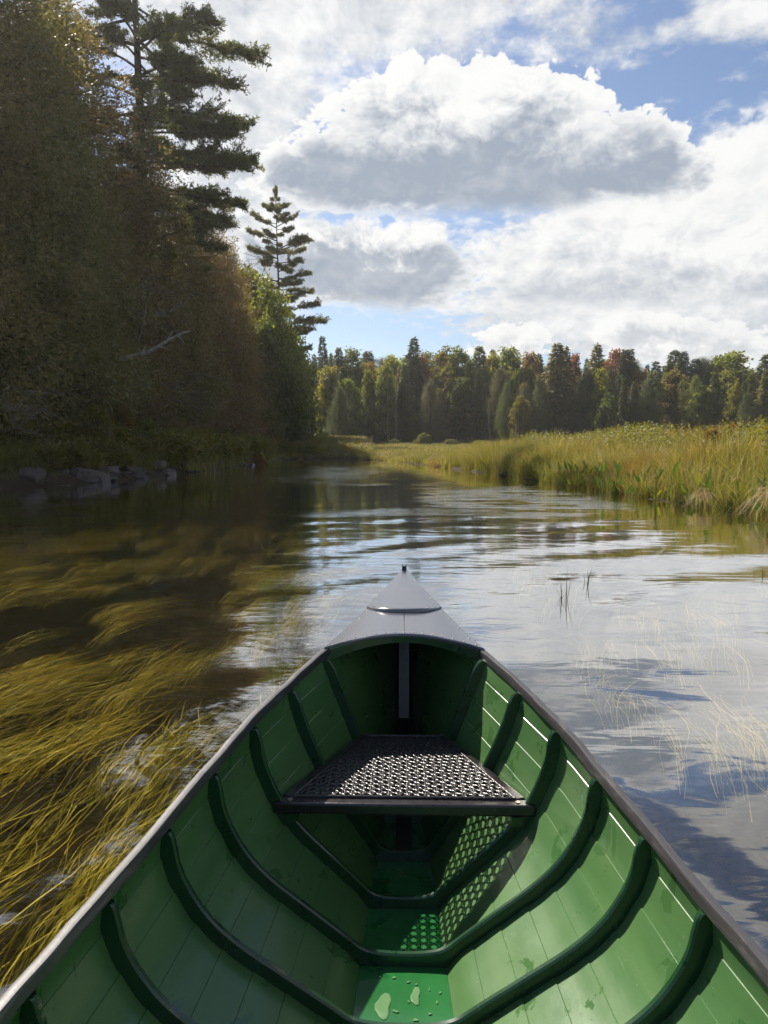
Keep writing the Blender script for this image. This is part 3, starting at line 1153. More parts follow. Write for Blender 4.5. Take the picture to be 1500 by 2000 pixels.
class TreeMesh:
    def __init__(self, name, wood, leafmat):
        self.name, self.wood, self.leafmat = name, wood, leafmat
        self.w = Acc()
        self.lv, self.lf, self.lt, self.n = [], [], [], 0

    def leaves(self, c, d, n, L, W, tint):
        v, f = leaf_quads(c, d, n, L, W)
        self.lv.append(v)
        self.lf.append(f + self.n)
        self.lt.append(np.repeat(tint, 4))
        self.n += len(v)

    def done(self):
        tr = self.w.mesh(self.name + '_trunk', self.wood)
        cr = mesh_np(self.name + '_crown', np.vstack(self.lv), np.vstack(self.lf), self.leafmat, False, np.concatenate(self.lt))
        return tr, cr


def rnd_dirs(r, n):
    return unit(r.normal(size=(n, 3)))


def conifer(name, seed, H=14.0, rad=2.4, base=.06, nb=230, per=60, leafL=.3, leafW=.11, rise=-.05, droop=.12, pointy=.85, bumpy=.25,
            inner=.25, trunk_r=.16, tipup=0.0, wide_twig=.3):
    """spruce, fir, hemlock, cedar: whorled boughs carrying flat drooping sprays"""
    r = np.random.default_rng(seed)
    T = TreeMesh(name, M_BARK, M_NEEDLE)
    lean = r.normal(0, .012, 2) * H
    hz = np.linspace(0, 1, 12)
    axis = np.stack([lean[0] * hz ** 2, lean[1] * hz ** 2, hz * H * .985], 1)
    T.w.tube(axis, trunk_r * (1 - hz * .93), 8)
    lump = r.uniform(1 - bumpy, 1 + bumpy, (9, 7))
    for i in range(nb):
        q = base + (1 - base) * ((i + r.random()) / nb) ** 1.08
        az = i * 2.399 + r.normal(0, .4)
        prof = (1 - q) ** pointy * min(1, .55 + 2.2 * (q - base) + .12)
        L = rad * prof * lump[int(q * 8.99), int((az % 6.283) / 6.284 * 7)] * r.uniform(.78, 1.1) + .12
        p0 = sample_path(axis, np.array([q * .99]))[0]
        P = branch_path(p0, az, L, rise + .35 * q + r.normal(0, .05), droop - tipup, 7, .07, r)
        P[:, 2] += tipup * L * np.linspace(0, 1, 7) ** 3
        if L > .5:
            T.w.tube(P[:6], .022 * (L / rad) ** .5 * H / 14 * np.linspace(1, .3, 6), 4)
        n = int(per * (L / rad) ** 1.1) + 6
        t = inner + (1 - inner) * r.random(n) ** .75
        c = sample_path(P, t)
        out = unit(P[-1] - P[0])
        perp = np.array([out[1], -out[0], 0])
        side = r.choice([-1, 1], n) * r.random(n) ** .8
        c = c + perp * (side * wide_twig * L * (1.15 - t))[:, None] + r.normal(0, .05, (n, 3)) * [1, 1, .9]
        d = out * r.uniform(.5, 1.1, n)[:, None] + perp * (side * .9)[:, None] + np.array([0, 0, -.35]) + r.normal(0, .28, (n, 3))
        nn = np.array([0, 0, 1.0]) + r.normal(0, .45, (n, 3))
        T.leaves(c, d, nn, leafL * r.uniform(.6, 1.3, n), leafW * r.uniform(.7, 1.3, n), np.clip(r.normal(.5, .2, n) + .22 * (t - .6), 0, 1))
    return T.done()


def cedar(name, seed, H=13.0, rad=2.5, nb=400, per=360, leafL=.105, leafW=.040, dead=.1):
    """northern white cedar: a dense ragged column to the ground, flat upturned sprays in clumps"""
    r = np.random.default_rng(seed)
    T = TreeMesh(name, M_BARK, M_NEEDLE)
    hz = np.linspace(0, 1, 12)
    bend = r.normal(0, .02, 2) * H
    axis = np.stack([bend[0] * np.sin(hz * 2.6), bend[1] * np.sin(hz * 2.2), hz * H * .97], 1)
    T.w.tube(axis, .19 * (1 - hz * .9), 8)
    lump = r.uniform(.45, 1.3, (11, 6))
    for i in range(nb):
        q = .03 + .97 * ((i + r.random()) / nb) ** .95
        az = i * 2.399 + r.normal(0, .5)
        prof = (1 - q ** 1.9) ** .8 * min(1, .75 + q * 2)
        L = rad * prof * lump[int(q * 10.99), int((az % 6.283) / 6.284 * 6)] * r.uniform(.7, 1.1) + .25
        p0 = sample_path(axis, np.array([q * .985]))[0]
        P = branch_path(p0, az, L, r.normal(-.05, .12), .16, 7, .1, r)
        P[:, 2] += .22 * L * np.linspace(0, 1, 7) ** 3
        bare = r.random() < dead
        T.w.tube(P[:6 if not bare else 7], .02 * np.linspace(1, .3, 6 if not bare else 7), 4)
        if bare:
            continue
        n = int(per * (L / rad) ** .9) + 10
        k = max(2, n // 34)                               # clumps along the outer bough
        ct = .38 + .62 * r.random(k) ** .7
        cc = sample_path(P, ct) + r.normal(0, 1, (k, 3)) * [.24, .24, .2] * (.5 + L / rad)
        cid = r.integers(0, k, n)
        c = cc[cid] + r.normal(0, .12, (n, 3)) * [1, 1, 1.6]
        out = unit(P[-1] - P[0])
        d = out * .7 + unit(c - cc[cid]) * .8 + np.array([0, 0, -.25]) + r.normal(0, .35, (n, 3))
        nn = rnd_dirs(r, n) * .8 + out * .5 + np.array([0, 0, .5])
        ctint = r.normal(.5, .13, k)
        T.leaves(c, d, nn, leafL * r.uniform(.6, 1.35, n), leafW * r.uniform(.7, 1.35, n), np.clip(ctint[cid] + r.normal(0, .15, n), 0, 1))
    return T.done()


def broadleaf(name, seed, H=12.0, rad=3.2, base=.22, lobes=26, per=420, leaf=.26, top=1.0, spread=.75, upright=0.0):
    """maple, birch, alder: limbs ending in leafy lobes with gaps between"""
    r = np.random.default_rng(seed)
    T = TreeMesh(name, M_BARK, M_LEAF)
    hz = np.linspace(0, 1, 10)
    bend = r.normal(0, .03, 2) * H
    axis = np.stack([bend[0] * np.sin(hz * 2), bend[1] * np.sin(hz * 2.4), hz * H * .86], 1)
    T.w.tube(axis, .15 * H / 12 * (1 - hz * .85), 7)
    for i in range(lobes):
        q = base + (1 - base) * ((i + .5 * r.random()) / lobes)
        az = i * 2.399 + r.normal(0, .3)
        w = math.sin(min(1, (q - base) / (1 - base) * .86 + .12) * math.pi) ** .65
        L = rad * spread * w * r.uniform(.55, 1.08)
        p0 = sample_path(axis, np.array([max(.1, q * .92 - .12)]))[0]
        c = np.array([p0[0] + L * math.sin(az), p0[1] + L * math.cos(az), q * H - .3 + r.normal(0, .2)])
        t = np.linspace(0, 1, 6)[:, None]
        P = p0 * (1 - t) + c * t + np.array([0, 0, .3]) * np.sin(t * 3.14)
        T.w.tube(P, .045 * H / 12 * np.linspace(1, .3, 6), 4)
        lr = rad * r.uniform(.26, .46) * (1 - .35 * q)
        n = int(per * (lr / (rad * .36)) ** 2)
        u = rnd_dirs(r, n)
        rr = lr * r.random(n)[:, None] ** .45
        wob = 1 + .35 * np.sin(u[:, :1] * 5 + i) * np.sin(u[:, 1:2] * 6 + i * 2) + .2 * np.sin(u[:, 2:] * 9 + i)
        pts = c + u * rr * wob * [1, 1, .78 + upright]
        d = u * .6 + r.normal(0, .6, (n, 3)) + np.array([0, 0, -.35])
        nn = u * .35 + np.array([0, 0, .75]) + r.normal(0, .5, (n, 3))
        T.leaves(pts, d, nn, leaf * r.uniform(.6, 1.3, n), leaf * .75 * r.uniform(.6, 1.2, n), np.clip(r.normal(.5 + .1 * (u[:, 2]), .17, n) + r.normal(0, .07), 0, 1))
    return T.done()


def tuft_bough(T, P, r, width, dens, needle=.16):
    """white pine bough: side twigs carrying tufts of needles, flat on top"""
    L = np.linalg.norm(P[-1] - P[0])
    T.w.tube(P, np.linspace(1, .25, len(P)) * (.018 + .014 * L), 5)
    out = unit(P[-1] - P[0])
    perp = unit(np.array([out[1], -out[0], 0.0]))
    ntw = int(6 + L * 8 * dens)
    C = []
    for j in range(ntw):
        t = .32 + .68 * r.random() ** .7
        p = sample_path(P, np.array([t]))[0]
        sd = r.choice([-1, 1])
        tl = width * L * r.uniform(.35, 1.0) * (1.15 - t * .75)
        e = p + perp * sd * tl * r.uniform(.2, 1) + out * tl * .7 + np.array([0, 0, r.uniform(-.22, .34) * tl + .03])
        s = np.linspace(0, 1, 4)[:, None]
        T.w.tube(p * (1 - s) + e * s, np.linspace(.012, .005, 4), 3)
        m = int(5 + tl * 9)
        tt = (.25 + .78 * r.random(m))[:, None]
        C.append(p * (1 - tt) + e * tt + r.normal(0, .05, (m, 3)))
    m = int(6 + L * 3)
    C.append(sample_path(P, .6 + .42 * r.random(m)) + r.normal(0, .06, (m, 3)))
    C = np.vstack(C)
    K = 6
    n = len(C) * K
    c = np.repeat(C, K, 0) + r.normal(0, .025, (n, 3))
    d = rnd_dirs(r, n) + out * .45 + np.array([0, 0, .38])
    tint = np.repeat(r.normal(.5, .15, len(C)), K) + r.normal(0, .1, n)
    T.leaves(c, d, rnd_dirs(r, n), needle * r.uniform(.7, 1.35, n),   .040 * r.uniform(.7, 1.3, n), np.clip(tint, 0, 1))


def white_pine(name, seed, H, boughs, extra, trunk_r=.3, Rmax=4.5, hmin=.45, dens=1.0, wid=.46):
    """boughs: list of (height, azimuth, length, rise, droop)"""
    r = np.random.default_rng(seed)
    T = TreeMesh(name, M_BARK, M_NEEDLE)
    hz = np.linspace(0, 1, 14)
    axis = np.stack([.15 * np.sin(hz * 4 + seed), .12 * np.sin(hz * 3), hz * H], 1)
    T.w.tube(axis, trunk_r * (1 - hz * .93), 10)
    bl = list(boughs)
    for i in range(extra):
        q = hmin + (1 - hmin) * (i + r.random()) / extra
        L = Rmax * (1 - ((q - hmin) / (1 - hmin)) ** 1.6 * .88) * r.uniform(.45, 1.0)
        bl.append((q * H, i * 2.399 + r.normal(0, .5), L, r.uniform(-.05, .12) + .35 * max(0, q - .75) * 3, r.uniform(-.08, .1)))
    for h, az, L, rise, droop in bl:
        p0 = sample_path(axis, np.array([min(1, h / H)]))[0]
        P = branch_path(p0, az, L, rise, droop, 8, .08, r)
        tuft_bough(T, P, r, wid, dens)
    # leader
    P = np.stack([np.zeros(6) + axis[-1][0], np.zeros(6) + axis[-1][1], np.linspace(H * .93, H * 1.0, 6)], 1)
    tuft_bough(T, P, r, .3, dens)
    # bare dead stubs lower on the trunk
    for i in range(8):
        h = r.uniform(.25, hmin + .1) * H
        p0 = sample_path(axis, np.array([h / H]))[0]
        P = branch_path(p0, r.uniform(0, 6.28), r.uniform(.6, 1.8), 0, .15, 6, .15, r)
        T.w.tube(P, np.linspace(.03, .006, 6), 4)
    return T.done()


def plant_tree(name, meshes, loc, height, unit_h, width, rz, color, label, cat='tree', group=None):
    root = empty(name, loc)
    put(root, label, cat, group)
    root.rotation_euler = (0, 0, rz)
    s = height / unit_h
    root.scale = (s * width, s * width, s)
    for nm, me in (('trunk', meshes[0]), ('crown', meshes[1])):
        o = link(nm, me, root)
        o.color = (*color, 1)
    return root


def jit(c, k=.18, r=random):
    f = 1 + r.uniform(-k, k)
    return tuple(max(.004, q * f * (1 + r.uniform(-k, k) * .4)) for q in c)


CEDARS = [cedar('cedar_a', 1), cedar('cedar_b', 2, rad=2.8), cedar('cedar_c', 3, rad=2.3, dead=.2)]
SPRUCES = [conifer('spruce_a', 10, 14, 2.3, .05, 260, 60, .42, .16, -.12, .10, .9, .18, .2, .17, .10),
           conifer('spruce_b', 12, 14, 1.9, .06, 230, 60, .42, .16, -.10, .05, .8, .3, .3, .17, .05)]
FIRS = [conifer('hemlock_a', 20, 14, 3.0, .03, 300, 80, .38, .17, -.05, .22, .75, .3, .2, .2, 0, .4),
        conifer('fir_a', 22, 14, 2.4, .03, 280, 76, .38, .16, .05, .08, .95, .25, .2, .17, 0, .3)]
MAPLES = [broadleaf('maple_a', 30, base=.10, lobes=44, per=330, leaf=.34), broadleaf('maple_b', 31, base=.08, lobes=48, rad=3.4, per=330, leaf=.34), broadleaf('maple_c', 32, lobes=40, rad=2.9, base=.14, per=330, leaf=.32)]
ASPENS = [broadleaf('aspen_a', 35, rad=2.2, lobes=36, base=.1, per=260, upright=.6, leaf=.3)]
SHRUBS = [broadleaf('alder_a', 40, H=6, rad=2.6, base=.06, lobes=40, per=420, leaf=.19), broadleaf('alder_b', 41, H=6, rad=2.9, base=.05, lobes=44, per=420, leaf=.19)]


def gz(x, y):
    return float(ground_z(np.array([x]), np.array([y]))[0])


def world_at(px_, Y):
    """sideways offset of a photo column at distance Y (boat's axis is column 790)"""
    return (px_ - 790) / 1450 * Y


OLIVE = (0.195, 0.172, 0.070)
BROWN = (0.220, 0.168, 0.082)
DKGREEN = (0.085, 0.104, 0.038)
MIDGREEN = (0.145, 0.170, 0.040)
YELGREEN = (0.220, 0.220, 0.038)
LIME = (0.190, 0.230, 0.028)
ORANGE = (0.210, 0.140, 0.040)
RUST = (0.190, 0.120, 0.050)
RED = (0.200, 0.080, 0.048)
GREYOL = (0.130, 0.124, 0.064)
BLUEGR = (0.060, 0.085, 0.048)


def left_bank():
    r = random.Random(5)
    # front row of cedars along the shore, nearest first
    spots = [(-13.6, 16.5, 13.2, 0), (-12.9, 20.0, 15.0, 1), (-12.8, 23.2, 17.5, 0), (-11.6, 25.6, 14.5, 2), (-12.6, 28.0, 17.0, 1), (-11.4, 30.6, 11.6, 0),
             (-11.8, 33.6, 14.4, 2), (-11.0, 36.4, 11.8, 1), (-11.4, 39.8, 13.8, 0), (-10.6, 43.2, 12.6, 1), (-10.9, 47.0, 13.0, 2)]
    words = ['nearest the left edge of the picture', 'second in from the left edge', 'third in from the left edge', 'fourth in from the left edge',
             'just left of the leaning bleached log', 'behind the leaning bleached log', 'under the tall pine trunk', 'just right of the tall pine trunk',
             'third to the right of the tall pine trunk', 'before the bare grey twigs', 'last dark one before the leafy shrubs']
    for (x, y, h, k), w in zip(spots, words):
        col = jit([OLIVE, BROWN, OLIVE][k] if r.random() < .6 else BROWN, .15, r)
        plant_tree('cedar_tree', CEDARS[k], (x, y, gz(x, y) - .1), h, 13.0, r.uniform(.95, 1.15), r.uniform(0, 6.28), col,
                   'dense brownish cedar on the left bank, ' + w, 'tree', 'cedars along the left bank')
    # darker row behind
    for i in range(15):
        y = 15 + i * 3.9 + r.uniform(-.8, .8)
        x = -17.0 + r.uniform(-1, 1) + .03 * (y - 15)
        h = r.uniform(16.5, 19.0) if y < 31 else r.uniform(13.5, 16)
        plant_tree('cedar_tree', r.choice(CEDARS), (x, y, gz(x, y) - .1), h, 13.0, 1.15, r.uniform(0, 6.28), jit(BROWN, .15, r),
                   'cedar in the shaded second row of the left bank forest', 'tree', 'second row of the left bank forest')
    for i in range(13):
        y = 20 + i * 4.6 + r.uniform(-.8, .8)
        x = -23 + r.uniform(-1.5, 1.5) + .05 * (y - 15)
        plant_tree('hemlock_tree', FIRS[0], (x, y, gz(x, y) - .1), r.uniform(14, 17), 14.0, 1.2, r.uniform(0, 6.28), jit(DKGREEN, .15, r),
                   'dark hemlock deep behind the left bank cedars', 'tree', 'hemlocks behind the left bank cedars')
    # leafy shrubs and trees where the bank recedes
    rec = [(-9.4, 49.5, 8.6, 'dark leafy shrub tree bulging over the far left bank', DKGREEN), (-9.6, 53, 11.2, 'leafy dark tree under the yellow-topped birch', MIDGREEN),
           (-9.2, 57, 9.0, 'dark rounded shrub tree at the end of the left bank', DKGREEN), (-9.6, 61.5, 9.5, 'round shrub tree last along the left bank', DKGREEN),
           (-8.6, 52, 5.5, 'low dark green bush in front of the receding left bank', DKGREEN), (-8.4, 58, 5.0, 'low dark bush closing the left bank', DKGREEN)]
    for i, (x, y, h, lab, c) in enumerate(rec):
        plant_tree('alder_tree', SHRUBS[i % 2], (x, y, gz(x, y) - .1), h, 6.0, .62 if h > 7 else .9, r.uniform(0, 6.28), jit(c, .1, r), lab, 'tree', 'leafy trees on the receding left bank')
    for x, y, h, lab, c in ((-11.6, 56, 13.2, 'yellow-green birch lit at its top, below the second pine', (.15, .15, .03)),
                            (-12.2, 62, 12.5, 'green leafy tree behind the yellow-topped birch', MIDGREEN), (-11.5, 69, 11.0, 'leafy tree behind the shrubs at the left bank end', MIDGREEN)):
        plant_tree('birch_tree', MAPLES[1], (x, y, gz(x, y) - .1), h, 12.0, .85, r.uniform(0, 6.28), c, lab, 'tree')
    # big white pine: boughs read off the photograph (height above ground, direction, reach, rise, droop)
    Y = 34.0
    X = world_at(281, Y)
    E_ = math.pi / 2                                          # towards the right
    bo = [(21.2, E_ - .2, 2.6, .25, .1), (19.9, E_ + .3, 2.4, .1, .1), (18.4, E_ - .1, 5.2, -.10, .10), (17.9, E_ + .5, 4.4, .02, .08), (17.3, E_ - .5, 3.6, .05, .1),
          (16.2, E_ + .1, 4.3, .05, .12), (15.2, E_ - .3, 4.6, .05, .10), (14.3, E_ + .2, 4.4, -.02, .06), (13.4, E_ - .1, 4.8, 0, .08), (12.5, E_ + .3, 4.9, -.04, .04),
          (11.6, E_ - .2, 4.3, .0, .1), (20.4, -E_, 3.4, .12, .05), (18.9, -E_ + .4, 4.2, .1, .1), (17.8, -E_ - .3, 4.6, .14, .05), (16.4, -E_, 4.4, .1, .1), (15, -E_ + .5, 4, .1, .1),
          (19.2, math.pi, 2.4, .05, .1), (16.8, math.pi + .4, 3.2, .05, .1), (15.0, math.pi - .4, 3.4, .0, .1), (13.6, math.pi + .3, 3.6, .0, .1), (12.4, math.pi - .2, 3.6, .0, .1)]
    for i in range(34):
        h = 8.0 + 11.5 * (i + r.random()) / 34
        bo.append((h, E_ + r.uniform(-1.5, 1.7), r.uniform(1.8, 4.6), r.uniform(-.12, .14), r.uniform(0, .14)))
    me = white_pine('great_pine', 50, 27.0, bo, 40, .36, 4.4, .38, 1.3)
    plant_tree('white_pine', me, (X, Y, gz(X, Y) - .1), 27.0, 27.0, 1, 0, (.115, .130, .046), 'great white pine with bare upper trunk towering over the left bank', 'tree')
    # second pine, whole against the clouds
    Y = 66.0
    X = world_at(548, Y)
    k = Y / 1450
    bo = []
    for yp, xl, xr in ((425, -26, 22), (450, -40, 34), (478, -52, 30), (505, -60, 64), (530, -30, 48), (560, -64, 62), (590, -44, 60), (615, -30, 84), (640, -20, 80), (668, -30, 52), (700, -20, 60)):
        h = (870 - yp) * k + .4
        up = .5 if yp < 470 else (.28 if yp < 520 else .1)
        for xx, a in ((xl, -E_), (xr, E_)):
            bo.append((h - up * abs(xx) * k * .7 + r.uniform(-.35, .35), a + r.uniform(-.5, .5), abs(xx) * k * r.uniform(.85, 1.15), up + r.uniform(-.1, .12), r.uniform(-.1, .06)))
        for _ in range(5):
            bo.append((h - r.uniform(0, 1.0), r.uniform(0, 6.28), abs(xr) * k * r.uniform(.5, .9), up, 0))
    me = white_pine('shore_pine', 51, 22.0, bo, 26, .20, 2.4, .42, 1.5, .62)
    plant_tree('white_pine', me, (X, Y, gz(X, Y) - .3), 22.0, 22.0, 1, 0, (.140, .142, .042), 'tiered white pine standing clear against the clouds at the bend', 'tree')
    # bleached log leaning out of the cedars, with a broken snag and twigs round it
    Y = 25.5

    def at(px_, py_, YY):
        return np.array([world_at(px_, YY), YY, EYE + (871 - py_) / 1450 * YY])
    a = Acc()
    P = np.array([at(205, 722, 25.6) * (1 - t) + at(375, 652, 24.2) * t + np.array([0, 0, .06 * math.sin(9 * t)]) for t in np.linspace(0, 1, 14)])
    a.tube(P, np.linspace(.105, .03, 14), 8)
    for t, dx, dz in ((.45, .3, .35), (.62, .5, -.1), (.75, .25, .3), (.85, .3, -.25), (.3, .2, -.3)):
        p = sample_path(P, np.array([t]))[0]
        a.tube(np.array([p, p + [dx * .5, -.1, dz * .5 + .05], p + [dx, -.15, dz]]), [.025, .016, .006], 5)
    o = link('dead_log', a.mesh('dead_log', M_DEADWOOD))
    put(o, 'bleached grey dead log leaning out of the cedars on the left', 'log')
    a = Acc()
    P = np.array([at(272, 670, 25.0), at(285, 625, 24.8), at(292, 590, 24.8), at(300, 560, 24.7), at(298, 540, 24.7)])
    a.tube(P, [.06, .05, .04, .02, .01], 7)
    rr = np.random.default_rng(9)
    for i in range(26):
        p = sample_path(P, rr.random(1))[0]
        e = p + rr.normal(0, .5, 3) * [1, .4, .7]
        a.tube(np.array([p, (p + e) / 2 + rr.normal(0, .06, 3), e]), [.012, .008, .003], 4)
    put(link('dead_snag', a.mesh('dead_snag', M_TWIG)), 'bare twiggy snag upright above the leaning bleached log', 'snag')
    # sprays of bare twigs hanging on the cedars
    for px_, py_, YY, n, lab in ((330, 600, 24.6, 34, 'tangle of bare grey twigs right of the upright snag'), (60, 800, 17.5, 18, 'drooping bare twigs low at the left edge'),
                                 (340, 760, 25.0, 26, 'bare twigs below the leaning bleached log'), (480, 520, 44, 40, 'bare dead boughs under the great pine against the sky')):
        a = Acc()
        c = at(px_, py_, YY)
        for i in range(n):
            p = c + rr.normal(0, .8, 3) * [1, .3, .8]
            e = p + rr.normal(0, .8, 3) * [1, .4, .4] + [.2, -.2, -.35]
            a.tube(np.array([p, (p + e) / 2 + rr.normal(0, .08, 3), e]), [.012, .009, .003], 4)
            for _ in range(3):
                q = p + (e - p) * rr.uniform(.3, .9)
                a.tube(np.array([q, q + rr.normal(0, .18, 3)]), [.006, .003], 3)
        put(link('dead_twigs', a.mesh('dead_twigs', M_TWIG)), lab, 'twigs')


left_bank()


ANCHORS = [(645, 'rounded yellow-green maple'), (694, 'upright pale green aspen'), (752, 'bright lime young tree'), (805, 'tallest dark far spruce'), (864, 'broad orange-green maple'),
           (936, 'green pointed fir'), (1032, 'rusty maple'), (1082, 'big dark hemlock'), (1154, 'olive spruce'), (1188, 'red-topped maple'), (1240, 'low orange maple'),
           (1314, 'pale orange maple'), (1392, 'broad yellow-green maple'), (1492, 'blue-green pine')]


def near_words(px_, what):
    ax, nm = min(ANCHORS, key=lambda q: abs(q[0] - px_))
    side = 'behind' if abs(ax - px_) < 8 else ('just left of' if px_ < ax else 'just right of')
    if abs(ax - px_) > 20:
        side = side.replace('just', 'a little')
    return '%s %s the %s across the marsh' % (what, side, nm)


def far_bank():
    r = random.Random(8)
    S, F, M, A, C, P = 'spruce_tree', 'fir_tree', 'maple_tree', 'aspen_tree', 'cedar_tree', 'white_pine'
    # (column, top row, half width, distance, kind, colour, label)
    T = [(632, 655, 20, 92, S, DKGREEN, 'dark spruce top beside the tiered pine'), (664, 676, 22, 93, F, GREYOL, 'brownish fir left of the upright aspen'),
         (694, 682, 24, 94, A, MIDGREEN, 'upright pale green aspen left of the far spruce'), (645, 715, 30, 86, M, YELGREEN, 'rounded yellow-green maple at the left of far treeline'),
         (684, 738, 44, 84, M, (.13, .16, .03), 'dark maple with lime lit top at the far bank'), (724, 708, 26, 95, M, ORANGE, 'orange-tinged maple between aspen and tall spruce'),
         (758, 694, 34, 96, M, YELGREEN, 'yellow-green maple left of the tall far spruce'), (752, 732, 24, 88, M, LIME, 'bright lime young tree below the tall spruce'),
         (805, 658, 28, 94, S, BLUEGR, 'tallest dark spruce rising above the far treeline'), (822, 694, 18, 97, M, RED, 'red maple showing behind the tallest spruce'),
         (838, 688, 18, 100, A, MIDGREEN, 'thin green aspen right of the tallest spruce'), (864, 680, 42, 96, M, (.14, .12, .03), 'broad orange-green maple right of the tallest spruce'),
         (898, 682, 38, 97, M, MIDGREEN, 'green maple in the middle of the far treeline'), (936, 674, 28, 96, F, MIDGREEN, 'green pointed fir between two maples'),
         (992, 678, 40, 96, M, MIDGREEN, 'round green maple left of the rusty maple'), (962, 692, 30, 98, M, YELGREEN, 'yellowish maple behind the pointed fir'),
         (1032, 688, 24, 97, M, RUST, 'rusty maple left of the big hemlock'), (842, 738, 40, 88, C, GREYOL, 'grey-olive cedar reaching to the marsh'),
         (905, 738, 52, 88, M, (.062, .085, .024), 'large leafy green tree at the marsh edge centre'), (972, 716, 44, 90, C, GREYOL, 'olive cedar left of the small yellow maple'),
         (1010, 772, 34, 84, M, (.16, .14, .03), 'small yellow maple with pale stem before dark cedars'), (1082, 670, 58, 90, F, OLIVE, 'big dark hemlock in the far treeline'),
         (1102, 676, 18, 96, S, DKGREEN, 'thin dark spruce top right behind the big hemlock'), (1118, 692, 18, 98, M, RED, 'small red maple right of the big hemlock'),
         (1154, 672, 36, 93, S, OLIVE, 'olive spruce left of the red-topped maple'), (1188, 684, 30, 99, M, RED, 'red-topped maple above the far treeline'),
         (1216, 682, 34, 96, F, BLUEGR, 'dark fir right of the red-topped maple'), (1240, 724, 24, 95, M, ORANGE, 'orange maple low between dark firs'),
         (1270, 706, 24, 94, S, BLUEGR, 'narrow dark spruce right of the orange maple'), (1294, 708, 26, 97, F, DKGREEN, 'dark fir beside the narrow spruce'),
         (1320, 686, 26, 98, F, BLUEGR, 'dark pointed fir behind the pale orange maple'), (1348, 700, 30, 99, F, BLUEGR, 'wide dark fir right of the pale orange maple'),
         (1314, 724, 34, 90, M, (.17, .125, .045), 'pale orange maple standing before two dark firs'), (1392, 728, 46, 92, M, YELGREEN, 'broad yellow-green maple on the right of far treeline'),
         (1446, 742, 28, 94, M, ORANGE, 'orange-green maple near the right edge'), (1432, 736, 22, 99, F, DKGREEN, 'dark fir top near the right edge'), (1492, 708, 44, 90, F, (.05, .095, .04), 'blue-green pine at the right edge of far treeline'),
         (1180, 770, 32, 84, M, (.085, .12, .025), 'light green shrubby tree before the dark centre-right trees'), (1130, 715, 34, 88, C, DKGREEN, 'dark cedar right of the big hemlock'),
         (1258, 735, 32, 87, C, DKGREEN, 'dark cedar under the orange maple'), (1352, 752, 36, 86, M, MIDGREEN, 'green leafy tree under the pale orange maple'),
         (1440, 765, 34, 86, C, DKGREEN, 'dark cedar near right edge behind the marsh'), (740, 740, 30, 90, C, DKGREEN, 'dark cedar under the lime young tree'),
         (786, 745, 26, 88, F, DKGREEN, 'small dark fir below the tallest spruce'), (1050, 735, 30, 88, C, DKGREEN, 'dark cedar at the foot of the big hemlock'), (708, 765, 30, 86, C, DKGREEN, 'low dark cedar at the left of far bank'),
         (662, 750, 26, 80, C, DKGREEN, 'dark low cedar where the left bank meets the far bank'), (1530, 730, 50, 92, M, MIDGREEN, 'green maple cut by the right edge'), (1020, 745, 30, 88, C, OLIVE, 'low olive cedar behind the small yellow maple')]
    for px_, top, hw, Y, kind, col, lab in T:
        X = world_at(px_, Y)
        z = gz(X, Y)
        h = EYE + (871 - top) / 1450 * Y - z
        ms, uh, ur = {S: (SPRUCES[0] if top < 690 else SPRUCES[1], 14, 2.2), F: (FIRS[r.randint(0, 1)], 14, 2.6), M: (r.choice(MAPLES), 12, 3.3), A: (ASPENS[0], 12, 1.9), C: (r.choice(CEDARS), 13, 2.6)}[kind]
        w = (hw / 1450 * Y) / (ur * h / uh) * 1.4
        w = min(max(w, .55), {S: 1.3, F: 1.3, M: .95, A: 1.2, C: 1.05}[kind])
        plant_tree(kind, ms, (X, Y, z - .15), h, uh, w, r.uniform(0, 6.28), jit(col, .08, r), lab + ' across the marsh' if len(lab.split()) < 5 else lab, 'tree', 'treeline across the marsh')
    # the wood closing in behind
    for i in range(52):
        X = -24 + i * 1.85 + r.uniform(-.8, .8)
        Y = r.uniform(99, 107)
        conif = r.random() < .6
        ms, uh = (r.choice(CEDARS + FIRS), 13.5) if conif else (r.choice(MAPLES), 12)
        h = r.uniform(10.6, 13.2)
        plant_tree('wood_tree', ms, (X, Y, gz(X, Y) - .2), h, uh, 1.35, r.uniform(0, 6.28), jit(DKGREEN if conif else MIDGREEN, .2, r),
                   'tree in the dark wood filling in behind the far treeline', 'tree', 'dark wood behind the far treeline')
    # middle of the wood, crowns overlapping between the front trees
    for i in range(46):
        px_ = 640 + i * 19.5 + r.uniform(-7, 7)
        Y = r.uniform(86, 95)
        X = world_at(px_, Y)
        z = gz(X, Y)
        top = r.uniform(698, 752) + (18 if px_ > 1230 else 0)
        kind = r.choice(['maple_tree', 'maple_tree', 'fir_tree', 'cedar_tree', 'fir_tree'])
        ms, uh, w = {'maple_tree': (r.choice(MAPLES), 12, .62), 'fir_tree': (r.choice(FIRS), 14, .85), 'cedar_tree': (r.choice(CEDARS), 13, .85)}[kind]
        col = r.choice([MIDGREEN, YELGREEN, (.13, .13, .04), (.11, .12, .035)]) if kind == 'maple_tree' else r.choice([DKGREEN, OLIVE, MIDGREEN])
        plant_tree(kind, ms, (X, Y, z - .15), EYE + (871 - top) / 1450 * Y - z, uh, w * r.uniform(.85, 1.15), r.uniform(0, 6.28), jit(col, .15, r),
                   near_words(px_, ('leafy ' if kind == 'maple_tree' else ('pointed ' if kind == 'fir_tree' else 'dense ')) + kind.replace('_tree', '') + ' crowding'), 'tree', 'crowded middle rows of the far treeline')
